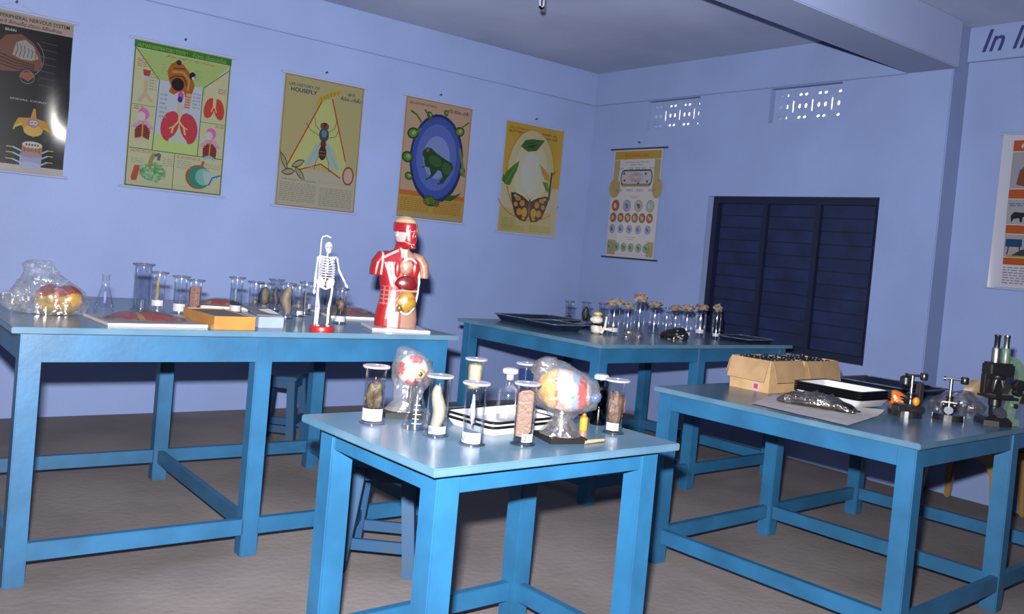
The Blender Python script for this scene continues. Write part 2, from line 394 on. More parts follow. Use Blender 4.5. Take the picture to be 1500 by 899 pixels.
for s_ in (-1, 1):
    MB().tube([(s_*.21, .17, .43), (s_*.245, .15, .58), (s_*.25, .05, .615), (s_*.25, -.12, .61), (s_*.24, -.19, .56), (s_*.225, -.19, .42)], .018, 8).build('armrest', 'tan', t, True)
    for y0, y1 in ((-.19, -.215), (.16, .185)):
        mb = MB(); mb.bar((s_*.235, y1, 0), (s_*.205, y0, .40), .035, .035, None, .06, .06); mb.build('leg', 'tan', t, bevel=.006)
for y in (-.2, .165):
    mb = MB(); pts = [(-.19+.38*k/10, y, .395-.10*(abs(-1+2*k/10))**5) for k in range(11)]
    mb.loft([[(p[0], y-.012, .405), (p[0], y+.012, .405), (p[0], y+.012, p[2]-.03), (p[0], y-.012, p[2]-.03)] for p in pts]); mb.build('seat_rail', 'tan', t)
# ------------------------------------------------------------------ wall charts
class Art:
    """flat print: coloured outlines in chart units (x 0..W to the right, y 0..H down), stacked in thin layers"""
    def __init__(s, W, H): s.W, s.H, s.mb, s.k, s.tx = W, H, MB(), 0, (0, 0, 1)
    def poly(s, pts, col):
        s.k += 1; z = .0012+s.k*.000012
        a_, b_, k_ = s.tx; s.mb.add([((a_+b_+(x-b_)*k_)*s.W, -z, s.H-y*s.H) for x, y in pts], [tuple(range(len(pts)))], col); return s
    def rect(s, x0, y0, x1, y1, col): return s.poly([(x0, y1), (x1, y1), (x1, y0), (x0, y0)], col)
    def ell(s, cx, cy, rx, ry, col, n=20, rot=0):
        pts = []
        for k in range(n):
            a = -2*PI*k/n; ex, ey = rx*math.cos(a)*s.W, ry*math.sin(a)*s.H
            pts.append((cx+(ex*math.cos(rot)-ey*math.sin(rot))/s.W, cy+(ex*math.sin(rot)+ey*math.cos(rot))/s.H))
        return s.poly(pts, col)
    def line(s, pts, wd, col):
        for (xa, ya), (xb, yb) in zip(pts, pts[1:]):
            dx, dy = (xb-xa)*s.W, (yb-ya)*s.H; l = math.hypot(dx, dy) or 1; nx, ny = -dy/l*wd/2/s.W, dx/l*wd/2/s.H
            s.poly([(xa+nx, ya+ny), (xa-nx, ya-ny), (xb-nx, yb-ny), (xb+nx, yb+ny)], col)
        return s
    def ring(s, cx, cy, rx, ry, wd, col, n=28, a0=0, a1=2*PI):
        return s.line([(cx+rx*math.cos(a0+(a1-a0)*k/n), cy+ry*math.sin(a0+(a1-a0)*k/n)) for k in range(n+1)], wd, col)
    def text(s, txt, x, y, size, col, w=None, bold=.0, shear=0):
        vs, fs = text2d(txt, size, shear, bold)
        if not vs: return s
        mx = max(v[0] for v in vs); k = (w*s.W/mx) if w else 1
        s.k += 1; z = .0012+s.k*.000012
        s.mb.add([(x*s.W+vx*k, -z, s.H-y*s.H+vy) for vx, vy in vs], fs, col); return s
    def smalltext(s, x0, y0, x1, y1, rows, col, seed=0):
        rd = random.Random(seed)
        for r in range(rows):
            y = y0+(y1-y0)*r/rows; x = x0
            while x < x1:
                l = rd.uniform(.02, .06); s.rect(x, y, min(x+l, x1), y+(y1-y0)/rows*.42, col); x += l+.012
        return s
def leafp(cx, cy, ln, wd, ang, n=8):
    pts = []
    for k in range(2*n):
        t_ = k/n; f = t_ if t_ <= 1 else 2-t_; sg = 1 if t_ <= 1 else -1
        x = (f-.5)*ln; y = sg*wd/2*math.sin(PI*f)**.8
        pts.append((cx+x*math.cos(ang)-y*math.sin(ang), cy+x*math.sin(ang)+y*math.cos(ang)))
    return pts
def chart(label, loc, rz, W, H, art, base, rod='rodw', group=None, roll_=0, margin=(.70, .72, .86), bend=None, ext=.03):
    """chart hung on a wall: local x to the right along the wall, -y out of the wall; loc is the bottom left corner of the sheet"""
    t = thing('wall_chart', label, 'poster', loc, rz, group); t.rotation_euler = (0, roll_, rz)
    mb = MB(); nx, ny = 14, 20; P = []
    def off(u, v): return .0018*math.sin(u*9+v*3)*0+(bend(u, v) if bend else 0)
    for j in range(ny+1): P.append([(W*i/nx, -off(i/nx, 1-j/ny), H*j/ny) for i in range(nx+1)])
    def cf(j, i):
        u, v = (i+.5)/nx, 1-(j+.5)/ny
        return base(u, v) if callable(base) else base
    mb.gain = .235; mb.loft(P, cf, False, False); so = mb.build('printed_sheet', 'print', t, True)
    so.location = (0, -.012, 0)
    for z, e in ((0, .0), (H, .0)):
        MB().tube([(-ext, -.012, z), (W+ext, -.012, z)], .008, 8).build('rod', rod, t, True)
    art.mb.gain = .235; art.mb.build('artwork', 'print', t).location = (0, -.012, 0)
    MB().tube([(W/2, .0, H+.055), (W/2, -.022, H+.058)], .007, 8).build('nail', 'nail', t)
    MB().tube([(W*.32, -.012, H+.006), (W/2, -.014, H+.055), (W*.68, -.012, H+.006)], .0012, 5).build('cord', 'rodw', t)
    return t
BK = (.012, .012, .02); CR = (.56, .53, .30)
CW, CH = .655, .985
GL = 'biology charts along the left wall'
# nervous system chart
a = Art(CW, CH); pk = (.42, .30, .24)
a.rect(.0, .015, 1, .095, (.46, .36, .32))
a.tx = (0, 0, 1)
a.text('PERIPHERAL NERVOUS SYSTEM', .37, .05, .032, (.01, .01, .01), .595, .012).text('నాడీ వ్యవస్థ మెదడు వెన్నుపాము', .37, .083, .026, (.01, .01, .01), .53, .012)
a.text('BRAIN', .42, .128, .022, (.7, .7, .75), None, .006)
a.tx = (.12, .595, .62)
a.poly([(.02, .36), (.03, .22), (.14, .155), (.34, .135), (.5, .17), (.62, .24), (.66, .30), (.60, .35), (.45, .35), (.30, .37), (.12, .38)], (.20, .075, .05))
a.poly([(.24, .27), (.28, .19), (.40, .165), (.52, .20), (.60, .27), (.5, .29), (.36, .29)], (.36, .35, .36))
for k in range(6): a.line([(.29+k*.05, .19+.008*k), (.31+k*.05, .23), (.28+k*.055, .275)], .006, (.10, .06, .05))
for k in range(4): a.line([(.05, .27+k*.022), (.3, .30+k*.018), (.55, .315+k*.012)], .010, (.07, .025, .02))
a.poly([(.36, .40), (.38, .37), (.52, .36), (.56, .385), (.48, .42)], (.35, .10, .06)).ring(.46, .395, .10, .04, .003, (.3, .32, .35))
a.ring(.38, .27, .29, .13, .003, (.35, .37, .4), a0=-.9, a1=.9)
for k in range(7): a.line([(.62, .16+k*.045), (.84, .165+k*.045)], .0015, (.22, .22, .24))
a.text('SPINAL CORD T.S.', .50, .545, .015, (.6, .62, .68), .4)
a.poly([(.58, .585), (.61, .585), (.63, .645), (.78, .66), (.84, .71), (.74, .71), (.70, .745), (.60, .765), (.48, .74), (.44, .70), (.33, .705), (.38, .655), (.55, .645)], (.62, .30, .05))
a.ell(.595, .725, .13, .035, (.68, .46, .10)).ell(.59, .675, .085, .03, (.35, .26, .28)).ring(.575, .675, .025, .011, .006, (.75, .7, .75)).ring(.62, .675, .025, .011, .006, (.75, .7, .75))
a.line([(.44, .69), (.34, .71), (.33, .73)], .014, (.55, .55, .05)).line([(.75, .70), (.84, .72), (.84, .735)], .014, (.55, .50, .05))
a.rect(.46, .815, .74, .875, (.45, .20, .06)).ell(.60, .815, .14, .022, (.62, .60, .62))
for k in range(5): a.line([(.50+k*.05, .83), (.50+k*.05, .885)], .007, (.16, .06, .03)); a.ell(.52+.04*k, .815, .012, .008, (.08, .05, .05))
a.rect(.44, .875, .74, .945, (.34, .40, .72)).ell(.59, .945, .15, .022, (.45, .50, .80)).ell(.59, .878, .15, .02, (.40, .28, .40))
for y, sg in ((.84, 1), (.875, 1), (.915, 1)):
    a.line([(.25, y), (.34, y)], .005, (.65, .6, .10)).line([(.34, y), (.46, y+.02)], .010, (.40, .52, .80)).line([(.74, y+.02), (.82, y)], .010, (.40, .52, .80)).line([(.82, y), (.9, y)], .005, (.65, .55, .08))
a.text('A PART OF', .46, .955, .013, (.6, .6, .62), .15).text('SPINAL CORD', .45, .972, .013, (.6, .6, .62), .18)
def bend1(u, v):
    k = max(0, (u-.80)/.20); s_ = max(0, min(1, (v-.30)/.16)); return .032*k*k*s_*(.55+.45*math.cos((v-.55)*9))-.004*math.sin(v*9)*k
chart('black nervous system chart with a brain, cut off at the left edge', (-5.185, 0, 1.545), 0, CW, CH, a, lambda u, v: BK if .03 < v < .975 else (.55, .50, .50), group=GL, bend=bend1)
# respiratory chart
a = Art(CW, CH); dg = (.035, .14, .06); lu = (.55, .06, .09)
a.rect(0, .012, 1, .06, (.05, .22, .04)).text('HUMAN RESPIRATORY SYSTEM', .03, .052, .034, (.30, .50, .10), .50, .008).text('శ్వాస వ్యవస్థ', .58, .052, .032, (.30, .50, .10), .36, .006)
a.poly([(.02, .065), (.98, .065), (.74, .255), (.74, .31), (.25, .31), (.25, .26)], (.40, .55, .20))
a.rect(.25, .25, .72, .68, (.50, .58, .72)).rect(.25, .62, .72, .735, (.48, .66, .25))
a.line([(.02, .065), (.27, .255), (.25, .735)], .005, dg).line([(.98, .10), (.72, .255), (.715, .735)], .005, dg)
a.line([(.02, .735), (.98, .735)], .005, dg).line([(.48, .735), (.48, .985)], .004, dg).line([(.02, .44), (.25, .44)], .003, dg).line([(.72, .49), (.98, .49)], .003, dg)
a.line([(.012, .06), (.012, .988), (.988, .988), (.988, .06)], .006, dg)
a.text('శ్వాసకోశ నాళము', .32, .088, .018, (.5, .08, .05), .5)
hd = [(.36, .24), (.34, .18), (.37, .13), (.43, .10), (.50, .12), (.56, .16), (.60, .20), (.63, .25), (.60, .33), (.54, .34), (.52, .30), (.47, .31), (.42, .335), (.37, .32), (.39, .28)]
a.poly(hd, (.40, .13, .03)).ell(.45, .11, .028, .018, (.06, .03, .03)).ell(.455, .26, .065, .045, (.025, .015, .02)).ell(.60, .185, .035, .028, (.02, .02, .04)).ell(.61, .20, .018, .012, (.6, .6, .65))
a.line([(.39, .18), (.50, .17), (.57, .22), (.56, .29)], .016, (.52, .28, .06)).line([(.37, .23), (.42, .205), (.51, .20), (.55, .26)], .010, (.16, .05, .02)).line([(.40, .155), (.52, .145)], .008, (.15, .05, .02))
a.poly([(.55, .31), (.61, .31), (.585, .42), (.53, .42)], (.62, .40, .32))
for k in range(5): a.line([(.54, .335+k*.018), (.60, .335+k*.018)], .006, (.40, .12, .06))
a.ell(.495, .335, .03, .03, (.62, .10, .35)).ell(.49, .36, .026, .022, (.06, .04, .30)).rect(.465, .385, .52, .455, (.55, .52, .45))
a.ell(.41, .555, .095, .105, lu, rot=.12).ell(.60, .555, .095, .105, lu, rot=-.12).poly([(.40, .66), (.50, .45), (.60, .66)], (.50, .60, .55))
a.ell(.41, .545, .085, .10, lu, rot=.25).ell(.595, .545, .085, .10, lu, rot=-.25)
a.line([(.495, .45), (.495, .51), (.44, .56), (.43, .60)], .012, (.70, .52, .22)).line([(.495, .51), (.55, .55), (.57, .60)], .012, (.70, .52, .22)).line([(.45, .55), (.40, .57)], .008, (.7, .5, .2)).line([(.54, .545), (.59, .56)], .008, (.7, .5, .2))
a.poly([(.10, .20), (.18, .20), (.165, .25), (.115, .25)], (.45, .06, .05)).rect(.115, .24, .165, .27, (.5, .5, .68)).line([(.14, .27), (.14, .36), (.08, .42)], .026, (.52, .44, .33)).line([(.14, .36), (.21, .41)], .022, (.52, .44, .33))
for cx, cy, lc in ((.14, .50, (.55, .52, .40)), (.84, .565, (.22, .50, .68))):
    a.ell(cx, cy, .055, .042, (.62, .18, .48)).poly([(cx-.12, cy+.095), (cx-.02, cy+.03), (cx+.02, cy+.03), (cx+.12, cy+.095), (cx+.08, cy+.10), (cx-.08, cy+.10)], (.60, .35, .55))
    a.ell(cx-.02, cy+.015, .04, .03, (.62, .55, .62)).poly([(cx-.07, cy+.17), (cx-.075, cy+.11), (cx-.03, cy+.07), (cx+.03, cy+.07), (cx+.075, cy+.11), (cx+.07, cy+.17), (cx, cy+.155)], (.30, .06, .05))
    for k in range(5): a.line([(cx-.07, cy+.095+k*.014), (cx, cy+.085+k*.014), (cx+.07, cy+.095+k*.014)], .004, (.06, .02, .03))
    a.line([(cx, cy+.05), (cx, cy+.15)], .010, (.55, .30, .08)).poly([(cx-.07, cy+.18), (cx, cy+.15), (cx+.07, cy+.18), (cx+.05, cy+.185), (cx, cy+.172), (cx-.05, cy+.185)], lc)
a.ell(.80, .385, .055, .075, (.55, .07, .06), rot=.2).ell(.905, .385, .055, .075, (.55, .07, .06), rot=-.2).line([(.852, .30), (.852, .38)], .022, (.60, .58, .38)).line([(.852, .36), (.82, .41)], .008, (.75, .5, .15)).line([(.852, .36), (.88, .41)], .008, (.75, .5, .15))
a.poly([(.06, .93), (.09, .85), (.16, .845), (.14, .87), (.12, .95), (.07, .955)], (.5, .10, .06))
rd = random.Random(4); a.ell(.27, .885, .13, .06, (.13, .34, .15))
for k in range(46):
    r = math.sqrt(rd.random()); an = rd.random()*6.28; a.ell(.27+.135*r*math.cos(an), .885+.062*r*math.sin(an), .018, .012, (.20, .48, .22) if k % 2 else (.36, .55, .38), 8)
a.line([(.24, .83), (.25, .79), (.28, .76)], .028, (.30, .33, .10)).line([(.28, .77), (.33, .755), (.32, .80)], .020, (.12, .16, .20)).line([(.22, .845), (.27, .835)], .012, (.55, .16, .08))
a.ell(.74, .88, .135, .085, (.45, .10, .05)).ell(.755, .88, .125, .078, (.05, .28, .20)).ell(.80, .875, .09, .06, (.22, .50, .50)).poly([(.78, .83), (.97, .85), (.97, .865), (.82, .93)], (.40, .58, .62)).line([(.86, .93), (.89, .875), (.98, .85)], .010, (.08, .16, .40)).line([(.77, .80), (.785, .765)], .02, (.5, .14, .06))
for x0, y0, x1, y1, r, c_ in ((.04, .13, .14, .19, 5, (.5, .2, .15)), (.17, .22, .24, .34, 6, (.40, .42, .30)), (.28, .14, .34, .22, 4, (.35, .45, .25)), (.62, .14, .70, .22, 4, (.35, .45, .25)), (.29, .34, .36, .52, 6, (.35, .4, .5)), (.62, .30, .70, .42, 5, (.35, .4, .5)), (.04, .45, .14, .48, 2, (.5, .2, .15)), (.88, .24, .96, .28, 3, (.5, .2, .15)), (.88, .50, .97, .52, 2, (.5, .2, .15)), (.04, .745, .30, .765, 2, (.5, .2, .15)), (.50, .75, .75, .77, 2, (.5, .2, .15)), (.36, .78, .47, .84, 4, (.40, .42, .34)), (.51, .78, .66, .84, 4, (.40, .42, .34)), (.80, .78, .97, .82, 3, (.40, .42, .34)), (.05, .80, .18, .84, 3, (.40, .42, .34))):
    a.smalltext(x0, y0, x1, y1, r, c_, int(x0*100+y0*77))
chart('green-headed respiratory system chart with red lungs', (-4.158, 0, 1.537), 0, CW, CH, a, lambda u, v: (.56, .58, .38) if v < .95 else (.53, .55, .37), group=GL)
# housefly chart
a = Art(CW, CH); rdl = (.52, .06, .02)
a.line([(.015, .012), (.985, .012), (.985, .988), (.015, .988), (.015, .012)], .004, (.40, .10, .06))
a.text('LIFE HISTORY OF', .05, .088, .030, (.06, .08, .18), .38, .012).text('HOUSEFLY', .08, .130, .042, (.03, .04, .16), .32, .02)
a.text('ఈగ', .79, .09, .040, (.03, .04, .16), None, .012).text('జీవిత చరిత్ర', .70, .128, .034, (.05, .05, .18), .27, .012)
a.poly([(.50, .155), (.58, .14), (.84, .62), (.79, .72), (.52, .64), (.24, .715), (.10, .70), (.46, .19)], (.52, .58, .24))
a.line([(.47, .17), (.10, .70)], .010, rdl).line([(.60, .135), (.83, .60)], .010, rdl).line([(.26, .71), (.52, .645), (.78, .735)], .010, rdl)
a.poly([(.40, .19), (.44, .14), (.58, .085), (.70, .055), (.71, .075), (.62, .11), (.48, .16), (.42, .205)], (.52, .38, .05))
for k in range(6): a.line([(.45+k*.04, .135-k*.013), (.47+k*.04, .165-k*.014)], .004, (.28, .18, .03))
a.poly([(.49, .47), (.42, .52), (.32, .66), (.34, .685), (.42, .67), (.50, .58)], (.38, .50, .50)).poly([(.55, .46), (.66, .52), (.76, .66), (.74, .69), (.66, .67), (.54, .56)], (.38, .50, .50))
a.line([(.50, .48), (.36, .66)], .003, (.2, .3, .35)).line([(.56, .48), (.73, .67)], .003, (.2, .3, .35))
for (x0, y0), (x1, y1), (x2, y2) in (((.49, .40), (.42, .36), (.40, .30)), ((.57, .40), (.66, .36), (.68, .28)), ((.48, .43), (.36, .40), (.30, .35)), ((.58, .44), (.68, .42), (.71, .37)), ((.51, .56), (.46, .62), (.44, .69)), ((.56, .56), (.62, .63), (.63, .70))): a.line([(x0, y0), (x1, y1), (x2, y2)], .004, (.06, .06, .06))
a.ell(.53, .355, .055, .03, (.05, .045, .04)).ell(.50, .355, .02, .022, (.22, .08, .05)).ell(.56, .355, .02, .022, (.22, .08, .05)).ell(.53, .42, .062, .055, (.05, .09, .14)).ell(.53, .41, .035, .03, (.14, .22, .30)).ell(.53, .49, .035, .035, (.16, .04, .03)).ell(.53, .56, .05, .055, (.07, .035, .025)).line([(.49, .55), (.57, .55)], .006, (.3, .14, .06)).line([(.49, .575), (.57, .575)], .006, (.3, .14, .06))
for cx, cy, an in ((.07, .66, .9), (.24, .665, -.35), (.13, .735, -.1), (.27, .74, .6)):
    a.poly(leafp(cx, cy, .17, .055, an), (.10, .10, .05)).poly(leafp(cx, cy, .14, .035, an), (.38, .36, .24))
a.ell(.88, .71, .075, .075, (.28, .09, .04)).ell(.88, .71, .058, .06, (.58, .42, .36))
a.rect(.04, .78, .96, .785, (.45, .42, .30)); a.text('Life history of housefly', .06, .795, .014, (.12, .11, .10), .42)
a.smalltext(.04, .815, .48, .96, 10, (.33, .31, .27), 3).smalltext(.53, .825, .95, .97, 10, (.33, .31, .27), 5)
chart('olive housefly life history chart with a red triangle', (-3.100, 0, 1.518), 0, CW, CH, a, lambda u, v: (.46, .44, .22) if v < .72 else (.48, .47, .38), group=GL)
# frog chart
a = Art(CW, CH)
a.line([(.015, .012), (.985, .012), (.985, .988), (.015, .988), (.015, .012)], .004, (.38, .14, .06))
a.text('LIFE HISTORY OF FROG', .05, .062, .026, (.12, .05, .12), .40, .010).text('కప్ప జీవిత చరిత్ర', .62, .075, .036, (.10, .03, .12), .34, .012)
a.rect(.015, .77, .985, .81, (.55, .17, .03)).rect(.015, .81, .985, .955, (.52, .33, .07)).rect(.015, .955, .985, .985, (.42, .36, .22))
a.ell(.52, .48, .40, .375, (.025, .03, .16), 32).ell(.515, .475, .365, .345, (.05, .10, .48), 32).ell(.515, .47, .30, .28, (.10, .17, .58), 28).ell(.515, .47, .20, .18, (.22, .30, .70), 24)
gd, gm = (.022, .065, .02), (.05, .12, .03)
a.poly([(.31, .43), (.36, .395), (.43, .40), (.50, .43), (.60, .46), (.68, .48), (.76, .50), (.78, .54), (.74, .59), (.68, .64), (.64, .68), (.58, .665), (.63, .63), (.60, .58), (.55, .57), (.52, .60), (.47, .64), (.42, .65), (.45, .61), (.42, .56), (.37, .56), (.34, .53), (.33, .49), (.30, .455)], gd)
a.ell(.50, .50, .10, .045, gm, rot=.35).ell(.68, .55, .07, .055, gm, rot=-.8).ell(.375, .42, .02, .014, (.20, .22, .03)).line([(.47, .63), (.38, .665)], .012, gd).line([(.64, .67), (.56, .69)], .012, gd).line([(.36, .55), (.31, .57)], .010, gd)
for cx, cy, r, c_, an in ((.14, .30, .085, (.14, .26, .05), -.3), (.09, .50, .085, (.10, .24, .04), .1), (.13, .655, .06, (.10, .26, .04), .3), (.83, .22, .075, (.22, .24, .03), -.3), (.60, .085, .04, (.09, .22, .04), 1.2), (.36, .13, .05, (.09, .18, .04), 1.1), (.92, .55, .06, (.14, .26, .06), 1.4)):
    a.ell(cx, cy, r, r*.55, (.03, .07, .02), rot=an).ell(cx, cy, r*.75, r*.38, c_, rot=an).ell(cx+.01, cy-.005, r*.35, r*.2, (.35, .45, .15), rot=an)
a.line([(.08, .12), (.17, .145), (.25, .20)], .016, (.10, .16, .04)).line([(.28, .09), (.36, .14), (.37, .20)], .016, (.07, .14, .03)).line([(.84, .19), (.97, .125)], .012, (.10, .16, .04)).line([(.85, .36), (.92, .50), (.96, .60)], .024, (.14, .26, .06)).line([(.19, .29), (.25, .25)], .02, (.12, .2, .04))
a.poly([(.36, .83), (.42, .79), (.52, .80), (.60, .84), (.62, .875), (.48, .885), (.38, .87)], (.035, .10, .02)).ell(.47, .835, .07, .03, (.07, .18, .03)).poly([(.68, .82), (.74, .77), (.84, .765), (.94, .735), (.86, .79), (.78, .82)], (.04, .12, .02))
a.smalltext(.04, .83, .46, .945, 7, (.34, .20, .06), 6).smalltext(.52, .83, .95, .945, 7, (.34, .20, .06), 7)
chart('tan frog life history chart with a blue oval pond', (-2.066, 0, 1.535), 0, CW, CH, a, lambda u, v: (.52, .38, .27), group=GL)
# butterfly chart
a = Art(CW, CH)
a.text('LIFE HISTORY OF', .05, .065, .024, (.20, .10, .03), .36, .008).text('BUTTERFLY', .05, .10, .030, (.16, .07, .05), .32, .014).text('సీతాకోక చిలుక', .62, .078, .026, (.14, .06, .12), .33, .008).text('జీవిత చరిత్ర', .68, .112, .026, (.14, .06, .12), .25, .008)
a.rect(.0, .78, 1, 1, (.52, .46, .18)).ell(.48, .44, .42, .40, (.58, .26, .03), 32).ell(.485, .44, .405, .388, (.60, .55, .30), 32).ell(.485, .44, .29, .30, (.62, .62, .46), 28).ell(.485, .44, .17, .18, (.60, .66, .62), 24)
a.ring(.50, .60, .58, .27, .008, (.50, .14, .03), a0=.4, a1=2.75)
a.poly([(.27, .215), (.34, .15), (.46, .13), (.60, .125), (.68, .12), (.62, .175), (.55, .23), (.40, .25)], (.05, .14, .02)).poly([(.36, .205), (.44, .165), (.56, .155), (.48, .215)], (.015, .06, .015)).line([(.28, .22), (.64, .135)], .005, (.14, .22, .04))
a.poly([(.02, .53), (.06, .46), (.16, .40), (.27, .34), (.24, .43), (.18, .51), (.14, .575), (.05, .57)], (.06, .20, .02)).line([(.06, .56), (.26, .35)], .006, (.18, .34, .06)).poly([(.02, .48), (.07, .52), (.04, .56), (0, .54)], (.05, .16, .02))
a.line([(.86, .40), (.84, .66)], .022, (.07, .05, .02)).poly([(.62, .34), (.74, .39), (.82, .44), (.83, .49), (.74, .48), (.68, .42)], (.52, .34, .04)).poly([(.70, .50), (.80, .50), (.84, .58), (.79, .59)], (.12, .24, .04)).line([(.86, .43), (.93, .39)], .010, (.1, .1, .03))
wing = [(.50, .70), (.38, .655), (.24, .63), (.17, .635), (.19, .70), (.23, .77), (.27, .835), (.36, .875), (.46, .885), (.50, .84)]
a.poly(wing, (.07, .03, .015)).poly([(1-x+.02, y) for x, y in wing][::-1], (.07, .03, .015))
for x, y, rx, ry, c_ in ((.30, .68, .05, .022, (.42, .27, .06)), (.25, .66, .03, .012, (.5, .4, .2)), (.27, .735, .035, .022, (.46, .30, .05)), (.38, .72, .045, .03, (.50, .26, .02)), (.34, .80, .05, .032, (.56, .30, .02)), (.43, .80, .05, .045, (.60, .34, .02)), (.42, .855, .03, .014, (.5, .3, .04))):
    a.ell(x, y, rx, ry, c_, 12).ell(1.02-x, y, rx, ry, c_, 12)
a.ell(.51, .765, .022, .07, (.22, .10, .03)).ell(.51, .69, .016, .014, (.05, .03, .02)).line([(.505, .68), (.44, .64)], .003, BK).line([(.515, .68), (.57, .64)], .003, BK)
a.smalltext(.05, .865, .28, .96, 6, (.36, .28, .08), 8).smalltext(.05, .93, .46, .975, 3, (.36, .28, .08), 18).smalltext(.54, .91, .95, .975, 5, (.36, .28, .08), 9)
chart('yellow butterfly life history chart nearest the corner', (-1.035, 0, 1.503), 0, CW, CH, a, lambda u, v: (.58, .38, .05) if v < .55 else (.58, .53, .38), group=GL, bend=lambda u, v: .012*max(0, (u-.88)/.12)**2)
# bacteria chart on the window wall
a = Art(.60, .985)
a.rect(.02, .02, .98, .095, (.58, .38, .06)).text('BACTERIAL CELL', .24, .075, .040, (.60, .12, .02), .5, .015)
a.rect(.02, .10, .14, .32, (.52, .44, .26)).rect(.86, .10, .98, .35, (.52, .44, .26)).ell(.07, .36, .12, .09, (.55, .42, .16)).ell(.95, .36, .10, .09, (.54, .42, .18)).rect(.02, .84, .2, .975, (.52, .42, .18)).rect(.85, .84, .98, .975, (.52, .42, .18))
a.text('STRUCTURE OF A BACTERIAL CELL', .24, .128, .016, (.08, .10, .30), .5).text('బాక్టీరియా నిర్మాణం', .38, .152, .018, (.08, .10, .30), .25)
for k, x in enumerate((.12, .34, .47, .60, .76)): a.smalltext(x, .172, x+.10, .195, 2, (.15, .25, .22), k)
a.ell(.24, .265, .06, .075, (.05, .10, .18)).ell(.78, .265, .06, .075, (.05, .10, .18)).rect(.24, .19, .78, .34, (.05, .10, .18)).rect(.22, .325, .78, .345, (.40, .30, .12))
a.ell(.245, .262, .045, .058, (.60, .62, .72)).ell(.775, .262, .045, .058, (.60, .62, .72)).rect(.245, .205, .775, .32, (.60, .62, .72))
for k in range(5): a.ring(.50, .262, .15-.025*k+.01*(k % 2), .04-.006*k, .004, (.55, .25, .25), 18)
for x, y in ((.25, .225), (.27, .29), (.70, .23), (.74, .30), (.56, .315)): a.ell(x, y, .022, .012, (.04, .08, .18), 8)
for k, x in enumerate((.10, .33, .54, .78)): a.smalltext(x, .37, x+.13, .395, 2, (.16, .16, .30), k+9)
a.smalltext(.40, .43, .62, .437, 1, (.60, .20, .15), 3).smalltext(.45, .445, .58, .455, 1, (.15, .15, .35), 4)
def disc(x, y, r, c_, c2, k): a.ell(x, y, r*1.08, r*.72, (.10, .10, .12), 16).ell(x, y, r, r*.66, c_, 16).ell(x+.01*(k % 3-1), y+.004, r*.45, r*.3, c2, 10).ell(x-.02, y-.01, r*.3, r*.18, c2, 8)
for k, (x, c_, c2) in enumerate(((.13, (.45, .14, .06), (.7, .6, .55)), (.37, (.36, .44, .72), (.12, .20, .45)), (.61, (.68, .50, .36), (.05, .14, .35)), (.85, (.40, .56, .50), (.55, .65, .6)))): disc(x, .52, .075, c_, c2, k)
for k, x in enumerate((.10, .26, .41, .56, .71, .86)): disc(x, .63, .062, (.40, .15, .08) if k < 4 else (.48, .10, .04), (.65, .52, .45), k)
for k, x in enumerate((.10, .28, .46, .65, .84)): disc(x, .735, .055, (.40, .46, .74), (.10, .16, .45), k)
a.smalltext(.38, .805, .62, .815, 1, (.60, .2, .15), 13).smalltext(.42, .825, .58, .833, 1, (.15, .15, .35), 14)
for k, x in enumerate((.08, .23, .38, .53, .69, .84)): disc(x, .90, .055, (.42, .52, .42), (.15, .26, .16), k)
ct = chart('white bacteria chart with dark rods on the window wall', (0, -.335, 1.372), -PI/2, .60, .985, a, lambda u, v: (.78, .77, .84), rod='rodd', group=None, ext=.05)
# road-safety style chart on the recessed wall, cut by the picture edge
a = Art(CW, CH); org = (.62, .13, .03)
for y0, y1 in ((.045, .115), (.36, .42), (.59, .645), (.80, .845)): a.rect(.10, y0, .93, y1, org)
a.line([(.17, .082), (.20, .082)], .008, (.8, .75, .75)).line([(.185, .067), (.185, .097)], .008, (.8, .75, .75))
a.rect(.10, .12, .93, .355, (.45, .46, .55)).rect(.10, .425, .93, .585, (.50, .50, .58)).rect(.10, .65, .93, .795, (.50, .48, .54))
a.poly([(.16, .33), (.18, .24), (.24, .20), (.36, .20), (.38, .32), (.26, .345)], (.28, .10, .05)).ell(.28, .17, .05, .03, (.05, .12, .04)).ell(.36, .19, .05, .04, (.04, .08, .03)).poly([(.40, .33), (.44, .20), (.56, .22), (.54, .34)], (.10, .14, .30))
a.poly([(.14, .53), (.17, .505), (.25, .51), (.29, .50), (.28, .53), (.25, .54), (.25, .57), (.23, .57), (.22, .545), (.17, .55), (.15, .575)], (.03, .03, .04)).poly([(.34, .57), (.37, .49), (.36, .43), (.44, .44), (.46, .52), (.42, .58)], (.05, .08, .35)).smalltext(.12, .45, .30, .475, 2, (.10, .12, .40), 5)
a.rect(.12, .68, .27, .73, (.02, .10, .22)).line([(.15, .73), (.14, .78)], .006, BK).line([(.25, .73), (.26, .78)], .006, BK).poly([(.18, .785), (.26, .75), (.34, .73), (.36, .77), (.44, .765), (.44, .785)], (.06, .07, .08)).rect(.36, .65, .55, .73, (.20, .40, .50)).rect(.14, .785, .55, .797, (.5, .42, .03))
a.smalltext(.12, .86, .90, .975, 7, (.36, .33, .38), 21).smalltext(.12, .895, .4, .90, 1, (.55, .1, .1), 22)
chart('white chart with orange bands on the recessed wall at the right edge', (REC, -3.715, 1.385), -PI/2, CW, CH, a, lambda u, v: (.80, .82, 1.05), group=None, bend=lambda u, v: .02*max(0, (.12-u)/.12)**2*(.3+v*.7))

